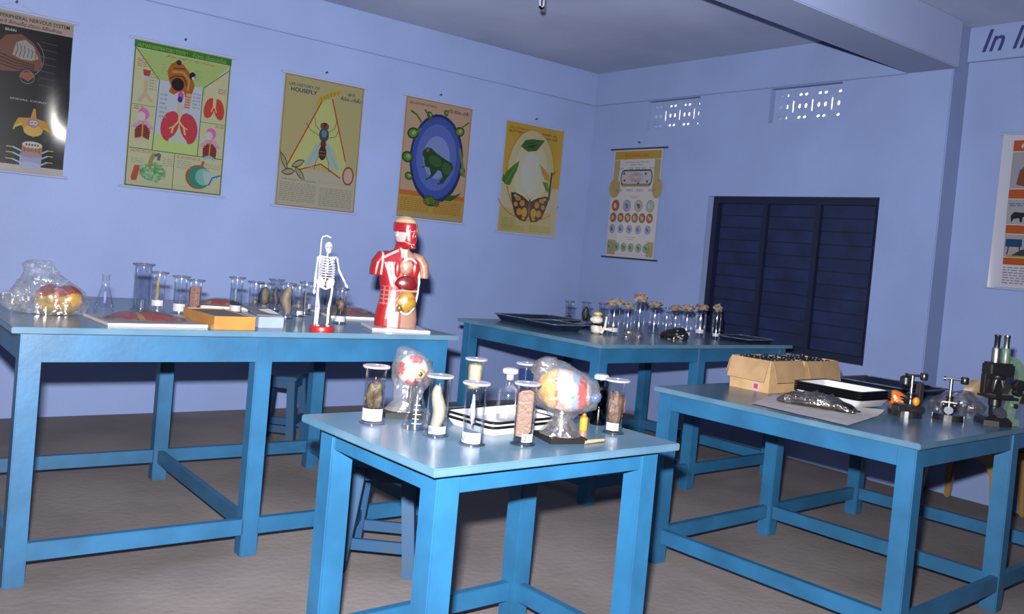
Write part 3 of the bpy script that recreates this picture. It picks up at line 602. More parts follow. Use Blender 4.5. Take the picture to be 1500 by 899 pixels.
# ------------------------------------------------------------------ glass jars with specimens
def col_noise(c1, c2, seed, f=6):
    def g(p):
        k = min(1, max(0, .5+noise.noise(Vector(p)*f*12+Vector((seed, seed*2, 0)))*1.1)); return tuple(a+(b-a)*k for a, b in zip(c1, c2))
    return g
def specimen(t, kind, c1, c2, r, z0, z1, seed=1):
    mb = MB(); zc, hz = (z0+z1)/2, (z1-z0)/2
    if kind == 'lump':
        mb.ell((0, 0, zc), (r, r*.7, hz), 20, 14, None, None, .35, 7, seed, col_noise(c1, c2, seed))
    elif kind == 'fish':
        mb.ell((0, 0, zc+hz*.2), (r*.8, r*.4, hz*.8), 16, 14, None, None, .05, 5, seed, col_noise(c1, c2, seed))
        mb.add([(-r*.15, 0, z0+hz*.5), (r*.15, 0, z0+hz*.5), (r*.55, 0, z0), (-r*.5, 0, z0)], [(0, 1, 2, 3)], c2)
        mb.add([(r*.6, 0, zc+hz*.6), (r*1.0, 0, zc+hz*.1), (r*.6, 0, zc-hz*.3)], [(0, 1, 2)], c2)
    elif kind == 'root':
        pts = [(r*.25*math.sin(k*.7+seed), 0, z0+(z1-z0)*k/10) for k in range(11)]
        mb.tube(pts, [r*(.28+.55*math.sin(PI*min(1, (k+1)/11.5))**.8) for k in range(11)], 12, c1)
        rd = random.Random(seed); mb.c = [tuple(a+(b-a)*rd.random()*.6 for a, b in zip(c1, c2)) for _ in mb.f]
    elif kind == 'block':
        mb.lathe([(r*.80, z0), (r*.86, z0+.01), (r*.98, z1-.012), (r*.9, z1-.004), (r*.5, z1)], 20, col=c1); mb.c = [c1]*len(mb.c)
    elif kind == 'slab':
        pts = [(-r*.85, z0+.004), (r*.2, z0), (r*.8, z0+hz*.3), (r*.88, z1-.006), (r*.4, z1), (-r*.5, z1-.004), (-r*.88, z1-.012)]
        for y in (-r*.32, r*.32): pass
        mb.loft([[(x*.9, -r*.42, z) for x, z in pts], [(x, -r*.25, z) for x, z in pts], [(x, r*.25, z) for x, z in pts]], c1)
        rd = random.Random(seed); mb.c = [tuple(a+(b-a)*rd.random() for a, b in zip(c1, c2)) for _ in mb.f]
    elif kind == 'thin':
        mb.ell((-r*.2, 0, zc), (r*.3, r*.25, hz), 12, 10, None, None, .3, 7, seed, col_noise(c1, c2, seed))
    return setattr(mb, 'gain', .17) or mb.build('specimen', 'spec', t, True)
def jar(label, x, y, z, h, r, spec=None, lid='frost', glass='glass', lab=None, liquid=None, group=None, mark=None, laboff=0, foot=True, labz=(.012, .04), rim=1.33):
    t = thing('specimen_jar', label, 'jar', (x, y, z), facing(x, y)+PI/2, group)     # local -y looks at the photographer's side
    hb = h-.006
    prof = ([(r*1.28, .0), (r*1.28, .0035), (r*1.02, .007)] if foot else [(r*.96, 0), (r, .004)])+[(r, .012), (r, hb-.012), (r*1.02, hb-.006), (r*1.22, hb-.003), (r*1.22, hb)]
    MB().lathe(prof, 28, cap=True).build('glass_body', glass, t, True)
    MB().lathe([(r*rim*.98, hb), (r*rim, hb+.0015), (r*rim, h-.0015), (r*rim*.96, h)], 28).build('lid', lid, t, True)
    if liquid: MB().lathe([(r*.94, .009), (r*.95, hb*liquid[0])], 24).build('liquid', liquid[1], t, True)
    if spec: specimen(t, *spec)
    if lab:
        a0, a1 = lab; rr = r+.0007; rings = []
        for z_ in labz: rings.append([(rr*math.sin(a0+(a1-a0)*k/10), -rr*math.cos(a0+(a1-a0)*k/10), z_) for k in range(11)])
        lo = MB().loft(rings, cap=False, closed=False).build('paper_label', 'label', t, True)
        if mark:
            for txt, ink, pos, size in mark:
                vs, fs = text2d(txt, size, 0, .02); mb = MB()
                mb.add([((rr+.0026)*math.sin(a0+pos+vx/rr), -(rr+.0026)*math.cos(a0+pos+vx/rr), labz[0]+.004+vy) for vx, vy in vs], fs); mb.build('handwriting', ink, lo)
    return t
BR1, BR2 = (.12, .075, .03), (.30, .20, .09)
G1, G2, G4 = 'specimen jars on the long table', 'specimen jars on the small table', 'bottles on the corner table'
LW = (.80, .80, .88)
# small foreground table
jar('lidded jar with a brown snail-like specimen nearest the table left corner', -4.450, -4.045, Z2, .173, .031, ('lump', (.10, .065, .03), (.26, .18, .08), .026, .04, .125, 3), lab=(-1.5, 1.1), labz=(.010, .046), liquid=(.80, 'liquid'), group=G2)
jar('lidded jar with a long white specimen beside the conical flask', -4.352, -4.243, Z2, .175, .030, ('root', (.62, .55, .44), (.75, .68, .58), .024, .012, .145, 5), lab=(-.75, 1.15), labz=(.008, .030), mark=[('R', 'inkb', .06, .020), ('M', 'inkb', .75, .010)], liquid=(.86, 'liquid'), group=G2)
jar('tall jar of clear liquid with a pale sliver and blue V label', -4.313, -4.370, Z2, .175, .030, ('thin', (.55, .60, .68), (.72, .76, .82), .024, .055, .135, 6), lab=(-1.2, .85), labz=(.006, .036), mark=[('V', 'inkt', .10, .024)], liquid=(.88, 'liquid'), group=G2)
jar('jar holding a cream block specimen behind the tall clear-liquid jar', -4.048, -3.995, Z2, .187, .026, ('block', (.74, .66, .44), (.7, .6, .4), .025, .085, .170, 2), group=G2, rim=1.45)
jar('jar of blue-looking liquid behind the pink-brown specimen jar', -3.851, -4.020, Z2, .175, .026, None, liquid=(.9, 'liquidb'), group=G2, rim=1.45)
jar('jar packed with a pink-brown slab specimen beside the brain model', -4.163, -4.411, Z2, .178, .029, ('slab', (.36, .19, .13), (.45, .26, .19), .029, .020, .158, 4), lab=(-.1, 1.2), labz=(.010, .034), mark=[('2', 'inkk', .10, .022), ('7', 'inkk', .62, .010)], liquid=(.88, 'liquid'), group=G2)
jar('lidded jar with a reddish brown curled specimen nearest the right corner', -3.752, -4.363, Z2, .173, .027, ('lump', (.16, .06, .035), (.40, .24, .16), .026, .035, .135, 8), lab=(-1.0, .6), labz=(.012, .036), liquid=(.78, 'liquid'), group=G2, rim=1.5)
# long table
jar('tallest empty grey glass cylinder on the long table', -4.615, -2.211, Z1, .208, .036, None, lid='lidshade', glass='glassd', group=G1)
jar('jar with a yellow thread-like specimen beside the tallest cylinder', -4.565, -2.282, Z1, .179, .029, ('thin', (.50, .36, .10), (.62, .50, .22), .026, .05, .15, 3), lid='lidshade', lab=(-1.0, .8), labz=(.03, .055), group=G1)
jar('clear jar with a big white label left of the brown specimen jar', -4.480, -2.315, Z1, .168, .029, None, lid='lidshade', glass='glass', lab=(-1.1, .9), labz=(.012, .045), liquid=(.85, 'liquid'), group=G1)
jar('jar with a rusty brown leaf-shaped specimen by the wooden box', -4.407, -2.294, Z1, .154, .030, ('slab', (.16, .05, .015), (.28, .10, .03), .028, .025, .125, 9), lid='lidshade', lab=(-1.0, .9), labz=(.004, .022), group=G1)
jar('left jar of the labelled pair behind the wooden box', -4.194, -2.235, Z1, .173, .029, ('thin', (.25, .45, .50), (.5, .6, .66), .02, .06, .12, 2), lid='lidshade', glass='glass', lab=(-1.1, .9), labz=(.012, .04), liquid=(.85, 'liquid'), group=G1)
jar('right jar of the labelled pair with a small brown scrap', -4.140, -2.330, Z1, .163, .029, ('lump', (.16, .11, .08), (.25, .18, .14), .012, .055, .08, 4), lid='lidshade', lab=(-1.1, 1.0), labz=(.02, .046), liquid=(.85, 'liquid'), group=G1)
jar('jar with a dark olive fish specimen behind the grey-blue box', -4.005, -2.119, Z1, .145, .034, ('fish', (.10, .08, .035), (.30, .23, .11), .034, .012, .125, 4), lid='lidshade', liquid=(.85, 'liquid'), group=G1)
jar('jar with a dim pinkish specimen behind the olive fish jar', -3.907, -2.026, Z1, .162, .030, ('root', (.20, .12, .12), (.36, .25, .25), .016, .02, .12, 6), lid='lidshade', glass='glassd', group=G1)
jar('jar filled by a smooth pale pinkish fish-shaped specimen', -4.010, -2.394, Z1, .167, .030, ('root', (.46, .33, .22), (.56, .42, .30), .030, .022, .150, 1), lid='lidshade', liquid=(.88, 'liquid'), group=G1)
jar('narrow jar left of the skeleton with a small grey scrap', -3.895, -2.276, Z1, .151, .027, ('lump', (.24, .20, .17), (.4, .34, .3), .014, .035, .07, 7), lid='lidshade', lab=(-.2, 1.0), labz=(.010, .028), liquid=(.8, 'liquid'), group=G1)
jar('rear jar with a tan strip and two paper tags, left of the skeleton', -3.804, -2.159, Z1, .163, .028, ('thin', (.34, .25, .15), (.45, .36, .24), .024, .02, .12, 8), lid='lidshade', lab=(.5, 1.3), labz=(.03, .055), group=G1)
jar('jar with a reddish brown lump standing behind the skeleton', -3.823, -2.578, Z1, .167, .026, ('lump', (.16, .06, .03), (.32, .17, .10), .020, .06, .12, 5), lid='lidshade', lab=(-1.1, 1.1), labz=(.012, .036), liquid=(.8, 'liquid'), group=G1)
# corner table: small dark jars by the trays
jar('small grey-green jar just behind the navy trays', -1.643, -1.735, Z4, .151, .026, ('lump', (.06, .07, .05), (.14, .15, .12), .02, .01, .05, 3), lid='lidshade', glass='glassd', lab=(-.5, .4), labz=(.01, .03), group=G4)
jar('small jar of nearly black liquid beside the navy trays', -1.519, -1.770, Z4, .151, .027, ('lump', (.02, .015, .012), (.06, .04, .03), .024, .02, .11, 4), lid='lidshade', glass='glassd', group=G4)
jar('small grey jar partly behind the white vertebra model', -1.368, -1.780, Z4, .149, .026, None, lid='lidshade', glass='glassd', group=G4)

def rag_bottle(label, x, y, z, h, r, rag=True, glass='glass', seed=1, inner=None, lab=None):
    t = thing('glass_bottle', label, 'bottle', (x, y, z), facing(x, y)+PI/2, G4)
    MB().lathe([(r*.94, 0), (r, .006), (r, h*.74), (r*.92, h*.80), (r*.55, h*.86), (r*.5, h*.95), (r*.58, h*.955), (r*.58, h*.97)], 22).build('glass_body', glass, t, True)
    if rag: MB().ell((0, 0, h*.97), (r*1.05, r*.95, h*.10), 16, 10, None, None, .7, 9, seed).build('rag_stopper', 'rag', t, True)
    else: MB().lathe([(r*.5, h*.965), (r*.62, h*.975), (r*.62, h*.995), (r*.5, h)], 16).build('stopper', 'blackm', t, True)
    if inner: MB().lathe([(r*.9, .006), (r*.92, h*inner[0])], 18).build('contents', inner[1], t, True)
    if lab: MB().loft([[((r+.0008)*math.sin(-.7+1.4*k/8), -(r+.0008)*math.cos(-.7+1.4*k/8), z_) for k in range(9)] for z_ in lab], cap=False, closed=False).build('paper_label', 'label', t, True)
for lb, x, y, h, r, rg, gl, inn, lab in (
    ('rag-stoppered bottle right beside the white vertebra model', -1.893, -2.432, .205, .043, True, 'glass', None, (.02, .045)),
    ('slim bottle half hidden left of the tallest rag-stoppered bottle', -1.590, -2.253, .180, .031, True, 'glass', None, None),
    ('tallest rag-stoppered bottle on the corner table', -1.757, -2.515, .250, .039, True, 'glass', (.62, 'liquid'), None),
    ('rag-stoppered bottle with brown dregs right of the tallest bottle', -1.341, -2.255, .195, .040, True, 'glass', (.3, 'glassd'), None),
    ('small clear bottle without a rag at the back of the bottle group', -1.052, -2.100, .160, .032, False, 'glass', None, None),
    ('rag-stoppered bottle behind the black plastic bag', -1.045, -2.177, .172, .037, True, 'glass', None, None),
    ('rag-stoppered bottle right of the black plastic bag', -1.343, -2.539, .200, .038, True, 'glass', None, (.02, .04)),
    ('second bottle from the right end of the rag-stoppered row', -1.145, -2.483, .208, .038, True, 'glass', None, (.03, .055)),
    ('slim bottle in front of the window, last of the rag-stoppered row', -1.085, -2.570, .213, .029, True, 'glass', None, (.02, .04)),
    ('thin dark bottle with a white tag at the end of the row', -.912, -2.459, .182, .021, False, 'glassb', None, (.008, .026))):
    rag_bottle(lb, x, y, Z4, h, r, rg, gl, int(-x*100) % 17, inn, lab)

# ------------------------------------------------------------------ flasks and reagent bottles
def flask(label, x, y, z, h, r, grads):
    t = thing('conical_flask', label, 'flask', (x, y, z), facing(x, y)+PI/2)
    rn = r*.36
    MB().lathe([(r*.93, 0), (r, .005), (r*.97, .012), (rn*1.05, h*.66), (rn, h*.72), (rn, h*.96), (rn*1.25, h*.985), (rn*1.25, h)], 28, cap=False).build('glass_body', 'glass', t, True)
    MB().lathe([(r*.2, .0005), (r*.93, .0006)], 28).build('glass_bottom', 'glass', t, True)
    if grads:
        for k in range(5):
            z_ = .02+k*.013; rr = r*.97+(rn*1.05-r*.97)*(z_-.012)/(h*.66-.012)+.0006; a1 = .55 if k % 2 else .8
            MB().loft([[(rr*math.sin(-.3+a1*q/8), -rr*math.cos(-.3+a1*q/8), z_+dz) for q in range(9)] for dz in (0, .0016)], cap=False, closed=False).build('graduation', 'label', t)
    else:
        rr = r*.72; MB().loft([[(rr*math.sin(-.1+.3*q/4), -rr*math.cos(-.1+.3*q/4)-.002, z_) for q in range(5)] for z_ in (.03, .08)], cap=False, closed=False).build('scale_print', 'inkb', t)
    return t
flask('empty conical flask on the long table beside the bagged yellow model', -4.774, -2.232, Z1, .152, .044, False)
flask('graduated conical flask on the small table in front of the eye model', -4.361, -4.145, Z2, .153, .041, True)
t = thing('reagent_bottle', 'clear reagent bottle with a flat glass stopper standing in the enamel trays', 'bottle', (-4.040, -4.172, Z2+.0172), facing(-3.988, -4.1)+PI/2)
MB().lathe([(.033, 0), (.035, .004), (.035, .082), (.030, .096), (.016, .108), (.0135, .114), (.0135, .134), (.017, .137), (.017, .140)], 28).build('glass_body', 'glass', t, True)
MB().lathe([(.012, .128), (.012, .143), (.024, .148), (.026, .155), (.024, .162), (.012, .166)], 24).build('stopper', 'frost', t, True)
t = thing('reagent_bottle', 'dark glass bottle with a grey stopper behind the bagged brain model', 'bottle', (-3.700, -4.235, Z2), 0)
MB().lathe([(.026, 0), (.028, .004), (.028, .105), (.022, .120), (.012, .130), (.012, .145), (.015, .148)], 24).build('glass_body', 'glassb', t, True)
MB().lathe([(.012, .148), (.026, .152), (.026, .162), (.02, .168)], 24).build('stopper', 'frost', t, True)
t = thing('amber_vial', 'tiny amber vial behind the black base of the brain model', 'vial', (-3.825, -4.30, Z2))
MB().lathe([(.012, 0), (.013, .003), (.013, .04), (.007, .048), (.007, .055)], 16).build('glass_body', 'amber', t, True)
MB().lathe([(.009, .055), (.009, .066), (.006, .068)], 16).build('cap', 'blackm', t, True)
t = thing('wooden_stick', 'short tan stick lying by the black base of the brain model', 'stick', (-3.925, -4.462, Z2), .35)
MB().tube([(-.045, .012, .006), (0, 0, .006), (.035, -.01, .006)], [.006, .0055, .004], 8).build('shaft', 'stick', t, True)
MB().tube([(.035, -.01, .006), (.048, -.013, .006)], [.0045, .001], 8).build('pointed_tip', 'stick', t, True)

# ------------------------------------------------------------------ enamel and metal trays
def tray(label, x, y, z, rz, L, W, h, flare=.018, inmat='white', rim='black', outmat='white', group=None, cat='tray'):
    t = thing('enamel_tray' if inmat == 'white' else 'metal_tray', label, cat, (x, y, z), rz, group)
    def ring(l, w, zz, r=.025, n=5):
        p = []
        for cx, cy, a0 in ((l/2-r, w/2-r, 0), (-l/2+r, w/2-r, PI/2), (-l/2+r, -w/2+r, PI), (l/2-r, -w/2+r, 1.5*PI)):
            for k in range(n): a_ = a0+PI/2*k/(n-1); p.append((cx+r*math.cos(a_), cy+r*math.sin(a_), zz))
        return p
    l0, w0 = L-2*flare, W-2*flare; e = .003
    mb = MB(); mb.loft([ring(l0, w0, 0), ring(l0+.006, w0+.006, .003), ring(L, W, h-.003)], cap=False); mb.add(ring(l0, w0, 0), [tuple(range(19, -1, -1))]); mb.build('outside', outmat, t, True)
    mb = MB(); mb.loft([ring(L-2*e, W-2*e, h-.002), ring(l0-2*e, w0-2*e, .004)], cap=False); mb.add(ring(l0-2*e, w0-2*e, .004), [tuple(range(20))]); mb.build('inside', inmat, t, True)
    mb = MB(); mb.loft([ring(L, W, h-.007), ring(L+.010, W+.010, h-.006), ring(L+.012, W+.012, h-.001), ring(L+.006, W+.006, h), ring(L-.008, W-.008, h), ring(L-.010, W-.010, h-.004)], cap=False); mb.build('rim', rim, t, True)
    return t
GT = 'white enamel trays with black rims'
tray('lower white enamel tray of the pair on the small table', -4.050, -4.185, Z2, .12, .34, .225, .030, group=GT)
tray('upper white enamel tray of the pair on the small table', -4.042, -4.178, Z2+.0125, .13, .34, .225, .030, group=GT)
for k, lb in enumerate(('bottom tray of the enamel stack beside the cartons', 'second tray from the bottom of the enamel stack', 'third tray from the bottom of the enamel stack', 'topmost white tray of the enamel stack beside the cartons')):
    tray(lb, -2.110, -4.148, Z3+.0065+k*.011, .02+.012*k, .275, .325, .040, .022, outmat='white' if k == 0 else 'black', group=GT)
GN = 'navy metal trays'
tray('navy metal tray lying left on the corner table', -2.00, -1.845, Z4, .05, .50, .33, .045, .03, 'traynavy', 'trayrim', 'traynavy', GN)
tray('navy metal tray tilted forward at the edge of the corner table', -2.160, -2.195, Z4, -.02, .26, .30, .045, .03, 'traynavy', 'trayrim', 'traynavy', GN)
tray('navy metal tray between the small dark jars and the bottles', -1.74, -2.12, Z4, .05, .22, .18, .030, .02, 'traynavy', 'trayrim', 'traynavy', GN)
tray('low dark tray before the window at the far right of the corner table', -.90, -2.66, Z4, .05, .30, .28, .03, .02, 'traynavy', 'trayrim', 'traynavy', GN)
tray('navy metal tray behind the cartons at the far edge of the right table', -1.24, -3.90, Z3, .05, .34, .46, .034, .025, 'traynavy', 'trayrim', 'traynavy', GN)

# ------------------------------------------------------------------ relief boards, boxes on the long table
def relief(label, x, y, rz, L, W, seed, film=True):
    t = thing('relief_model', label, 'model', (x, y, Z1), rz, 'relief models on the long table')
    MB().box(-L/2, L/2, -W/2, W/2, 0, .011).build('board', 'greypaper', t, bevel=.002)
    MB().box(-L/2-.0015, L/2+.0015, -W/2-.0015, -W/2+.004, .001, .0118).build('front_edge', 'white', t)
    mb = MB(); nx, ny = 30, 18; rows = []; cols = {}
    for j in range(ny+1):
        row = []
        for i in range(nx+1):
            u, v = -1+2*i/nx, -1+2*j/ny; rr = math.sqrt(u*u+v*v*1.1)+.15*noise.noise(Vector((u*2, v*2, seed)))
            hgt = max(0, 1-rr**2.2)*.030+.006*noise.noise(Vector((u*5, v*5, seed+3)))*(rr < .95)
            row.append((u*L*.43, v*W*.42, .0105+max(0, hgt))); cols[(j, i)] = (rr, noise.noise(Vector((u*3.2+.4, v*3.2, seed+7))))
        rows.append(row)
    def cf(j, i):
        rr, q = cols[(j, i)]
        if rr > .93: return (.36, .33, .33)
        return (.66, .40, .10) if q > .34 else (.62, .07, .035) if q > -.25 else (.68, .12, .06)
    mb.loft(rows, cf, False, False); mb.build('organ_relief', 'paint', t, True)
    if film:
        mb = MB(); rows = []
        for j in range(13):
            rows.append([((-1+2*i/20)*L*.49, (-1+2*j/12)*W*.49, .0125+.036*max(0, 1-((-1+2*i/20)**2+(-1+2*j/12)**2))+.004*noise.noise(Vector((i*.9, j*.9, seed)))*(0 < i < 20 and 0 < j < 12)) for i in range(21)])
        mb.loft(rows, cap=False, closed=False); mb.build('plastic_film', 'film', t, True)
relief('red relief model under plastic film on a board at the table front', -4.735, -2.700, .03, .37, .34, 1)
relief('pinkish relief board lying behind the labelled pair of jars', -4.150, -1.93, -.25, .26, .20, 2)
relief('pinkish relief board lying behind the skeleton beside the torso', -3.55, -2.14, -.15, .32, .42, 3)
t = thing('slide_box', 'ochre wooden box at the front edge of the long table', 'box', (-4.455, -2.735, Z1), .03)
mb = MB(); L, W, H = .17, .34, .052; th = .008
mb.box(-L/2, L/2, -W/2, -W/2+th, 0, H).box(-L/2, L/2, W/2-th, W/2, 0, H).box(-L/2, -L/2+th, -W/2+th, W/2-th, 0, H).box(L/2-th, L/2, -W/2+th, W/2-th, 0, H).box(-L/2+th, L/2-th, -W/2+th, W/2-th, 0, .006)
mb.build('box_body', 'ochre', t)
MB().box(-L/2+th, L/2-th, -W/2+th, W/2-th, .0062, H-.004).build('grey_lining', 'felt', t)
t = thing('slide_box', 'grey-blue box with its lid ajar beside the ochre box', 'box', (-4.262, -2.735, Z1), 0)
MB().box(-.055, .055, -.085, .085, 0, .046).build('box_body', 'greyblue', t, bevel=.002)
mb = MB(); mb.add([(-.062, -.08, .050), (.05, -.08, .047), (.05, .095, .066), (-.062, .095, .070), (-.062, -.08, .054), (.05, -.08, .051), (.05, .095, .070), (-.062, .095, .074)], [(0, 3, 2, 1), (4, 5, 6, 7), (0, 1, 5, 4), (1, 2, 6, 5), (2, 3, 7, 6), (3, 0, 4, 7)]); mb.build('lid', 'felt', t)
mb = MB(); mb.add([(-.005, -.07, .0525), (.052, -.068, .0518), (.045, .05, .068), (-.01, .04, .066)], [(0, 1, 2, 3)]); mb.build('white_slip', 'paper', t)  # plain white sheet lying on the lid

# ------------------------------------------------------------------ skeleton
t = thing('skeleton_model', 'small white skeleton model on a round red base', 'skeleton', (-4.071, -2.900, Z1), facing(-4.07, -2.9)+PI/2+.15)
MB().lathe([(.050, 0), (.051, .004), (.051, .019), (.048, .023), (.02, .024)], 32).build('base', 'red', t, True)
B = 'bone'
MB().tube([(-.030, .012, .022), (-.030, .012, .385), (-.026, .010, .400), (-.010, .006, .405), (.008, .002, .398)], .0028, 8).build('stand_pole', B, t, True)
mb = MB(); mb.ell((0, -.002, .360), (.0165, .021, .021), 16, 12, None, None); mb.ell((0, -.012, .343), (.0115, .012, .013), 12, 8)
mb.build('skull', B, t, True)
mb = MB()
for s_ in (-1, 1): mb.ell((s_*.006, -.0205, .357), (.0045, .003, .005), 8, 6)
mb.ell((0, -.0225, .349), (.0022, .002, .0035), 6, 5); mb.build('eye_sockets', 'felt', t, True)
mb = MB()
for k in range(22): z_ = .212+k*.0058; mb.ell((0, .010+.006*math.sin((z_-.2)*24), z_), (.0048, .0048, .0034), 8, 5)
mb.build('spine', B, t, True)
for k in range(9):
    z_ = .312-k*.0105; rx = .020+.014*math.sin(min(1, (k+1.5)/6)*PI/2); ry = .018+.006*math.sin((k+1)/9*PI)
    mb = MB()
    for s_ in (-1, 1): mb.tube([(s_*rx*math.sin(a_), .008-ry+ry*math.cos(a_)*1.0-.0, z_-.010*(a_/PI)) for a_ in [PI*.95*q/9 for q in range(10)]], .0023, 6)
    mb.build('rib', B, t, True)
MB().tube([(0, -.029, .308), (0, -.031, .27), (0, -.030, .248)], [.004, .005, .002], 8, flat=.5).build('sternum', B, t, True)
MB().tube([(-.036, -.004, .318), (-.015, -.018, .316), (0, -.022, .314), (.015, -.018, .316), (.036, -.004, .318)], .003, 6).build('collarbone', B, t, True)
for s_ in (-1, 1):
    mb = MB(); mb.add([(s_*.012, .014, .312), (s_*.036, .012, .316), (s_*.022, .016, .278)], [(0, 1, 2)]); mb.add([(s_*.012, .017, .312), (s_*.036, .015, .316), (s_*.022, .019, .278)], [(0, 2, 1)]); mb.build('shoulder_blade', B, t)
for s_ in (-1, 1):
    mb = MB(); mb.ell((s_*.020, -.003, .205), (.018, .010, .021), 12, 8, Matrix.Rotation(s_*.35, 3, 'Y'), None, .15, 6, 2); mb.tube([(s_*.018, -.008, .19), (0, -.016, .180)], [.006, .004], 8); mb.build('hip_bone', B, t, True)
arms = {-1: [(-.040, 0, .314), (-.043, .002, .245), (-.044, -.002, .185)], 1: [(.040, 0, .314), (.052, -.004, .262), (.078, -.010, .216)]}
for s_, p in arms.items():
    mb = MB(); mb.tube([p[0], [(a_+b_)/2 for a_, b_ in zip(p[0], p[1])], p[1]], [.0048, .0032, .0042], 8)
    for d in (-.0026, .0026): mb.tube([Vector(p[1])+Vector((d, 0, 0)), Vector(p[2])+Vector((d, 0, 0))], .002, 6)
    dv = (Vector(p[2])-Vector(p[1])).normalized()
    for q in range(5): mb.tube([Vector(p[2]), Vector(p[2])+dv*(.022+.004*(2-abs(q-2)))+Vector(((q-2)*.0025, 0, 0))], .0013, 5)
    mb.build('arm', B, t, True)
for s_ in (-1, 1):
    mb = MB(); mb.ell((s_*.026, -.002, .190), (.006, .006, .006), 8, 6)
    mb.tube([(s_*.030, -.002, .190), (s_*.028, -.003, .15), (s_*.022, -.004, .108)], [.0050, .0040, .0062], 8)
    mb.ell((s_*.022, -.009, .106), (.004, .003, .004), 8, 6)
    mb.tube([(s_*.021, -.003, .104), (s_*.020, -.001, .07), (s_*.021, .002, .032)], [.0058, .0036, .0040], 8); mb.tube([(s_*.026, .001, .100), (s_*.026, .003, .034)], .0018, 6)
    mb.build('leg', B, t, True)
    mb = MB(); mb.ell((s_*.021, .004, .029), (.006, .008, .005), 8, 6)
    for q in range(5): mb.tube([(s_*.021, -.002, .029), (s_*.021+(q-2)*.0032, -.026+abs(q-1)*.002, .0255)], .0017, 5)
    mb.build('foot', B, t, True)

# ------------------------------------------------------------------ torso model
t = thing('torso_model', 'red and flesh-coloured anatomical torso with open chest on a white board', 'torso model', (-3.626, -2.752, Z1), -.30)
MB().box(-.135, .135, -.135, .125, 0, .012).build('base_board', 'white', t, bevel=.002)
src = MB(); n = 28
def sring(cx, cy, z, a_, b_, p=2.3):
    r = []
    for k in range(n):
        th = 2*PI*k/n; c_, s_ = math.cos(th), math.sin(th)
        r.append((cx+a_*math.copysign(abs(c_)**(2/p), c_), cy+b_*math.copysign(abs(s_)**(2/p), s_), z))
    return r
src.loft([sring(0, .0, .012, .098, .062), sring(0, 0, .05, .100, .064), sring(0, 0, .09, .094, .060), sring(0, 0, .14, .084, .056), sring(0, 0, .18, .083, .056), sring(0, 0, .23, .092, .060), sring(0, .002, .28, .104, .062), sring(0, .004, .315, .108, .058), sring(0, .006, .34, .090, .048), sring(0, .006, .358, .058, .040), sring(.002, .004, .372, .036, .036), sring(.006, .002, .395, .034, .036)])
hr = Matrix.Rotation(.55, 3, 'Z')          # head turned to the right of the picture
def hring(cy, z, a_, b_): return [tuple(Vector((.006, .0, 0))+hr @ Vector((p[0], p[1], p[2]))) for p in sring(0, cy, z, a_, b_, 2.1)]
src.loft([hring(.006, .372, .024, .026), hring(-.012, .382, .028, .040), hring(-.018, .395, .034, .050), hring(-.014, .415, .041, .056), hring(-.010, .44, .046, .060), hring(-.006, .465, .049, .063), hring(-.004, .49, .048, .062), hring(-.003, .512, .039, .052), hring(-.003, .526, .022, .032), hring(-.003, .531, .006, .01)])
def hp(x, y, z): return tuple(Vector((.006, 0, 0))+hr @ Vector((x, y, z)))
src.ell(hp(0, -.072, .438), (.010, .012, .014), 10, 8); src.ell(hp(0, -.066, .452), (.008, .010, .014), 10, 8); src.ell(hp(0, -.064, .386), (.016, .010, .009), 10, 8)
src.ell(hp(0, -.066, .412), (.014, .007, .004), 10, 6); src.ell(hp(0, -.066, .403), (.013, .007, .004), 10, 6)
for s_ in (-1, 1): src.ell(hp(s_*.048, .002, .445), (.006, .012, .018), 10, 8); src.ell(hp(s_*.019, -.060, .466), (.013, .008, .005), 10, 6)
for s_ in (-1, 1):
    rings = []
    for q, (x_, z_, ra, rb) in enumerate(((.055, .345, .020, .030), (.085, .335, .030, .040), (.108, .305, .028, .042), (.114, .272, .026, .040), (.115, .246, .025, .038))):
        tilt = [1.2, .75, .25, .05, 0][q]
        rings.append([(s_*(x_+ra*math.cos(2*PI*k/16)*math.cos(tilt)), .006+rb*math.sin(2*PI*k/16), z_+ra*math.cos(2*PI*k/16)*math.sin(tilt)) for k in range(16)])
    src.loft(rings)
tmp = src.build('torso_tmp', 'paint'); md = tmp.modifiers.new('r', 'REMESH'); md.mode = 'VOXEL'; md.voxel_size = .0030
sm = tmp.modifiers.new('s', 'SMOOTH'); sm.iterations = 2
bpy.context.view_layer.update()
ev = tmp.evaluated_get(bpy.context.evaluated_depsgraph_get()); em = ev.to_mesh()
RD, DR, WH, SK, YL, PKK = (.50, .018, .025), (.16, .008, .015), (.72, .62, .64), (.62, .32, .22), (.66, .45, .10), (.60, .30, .28)
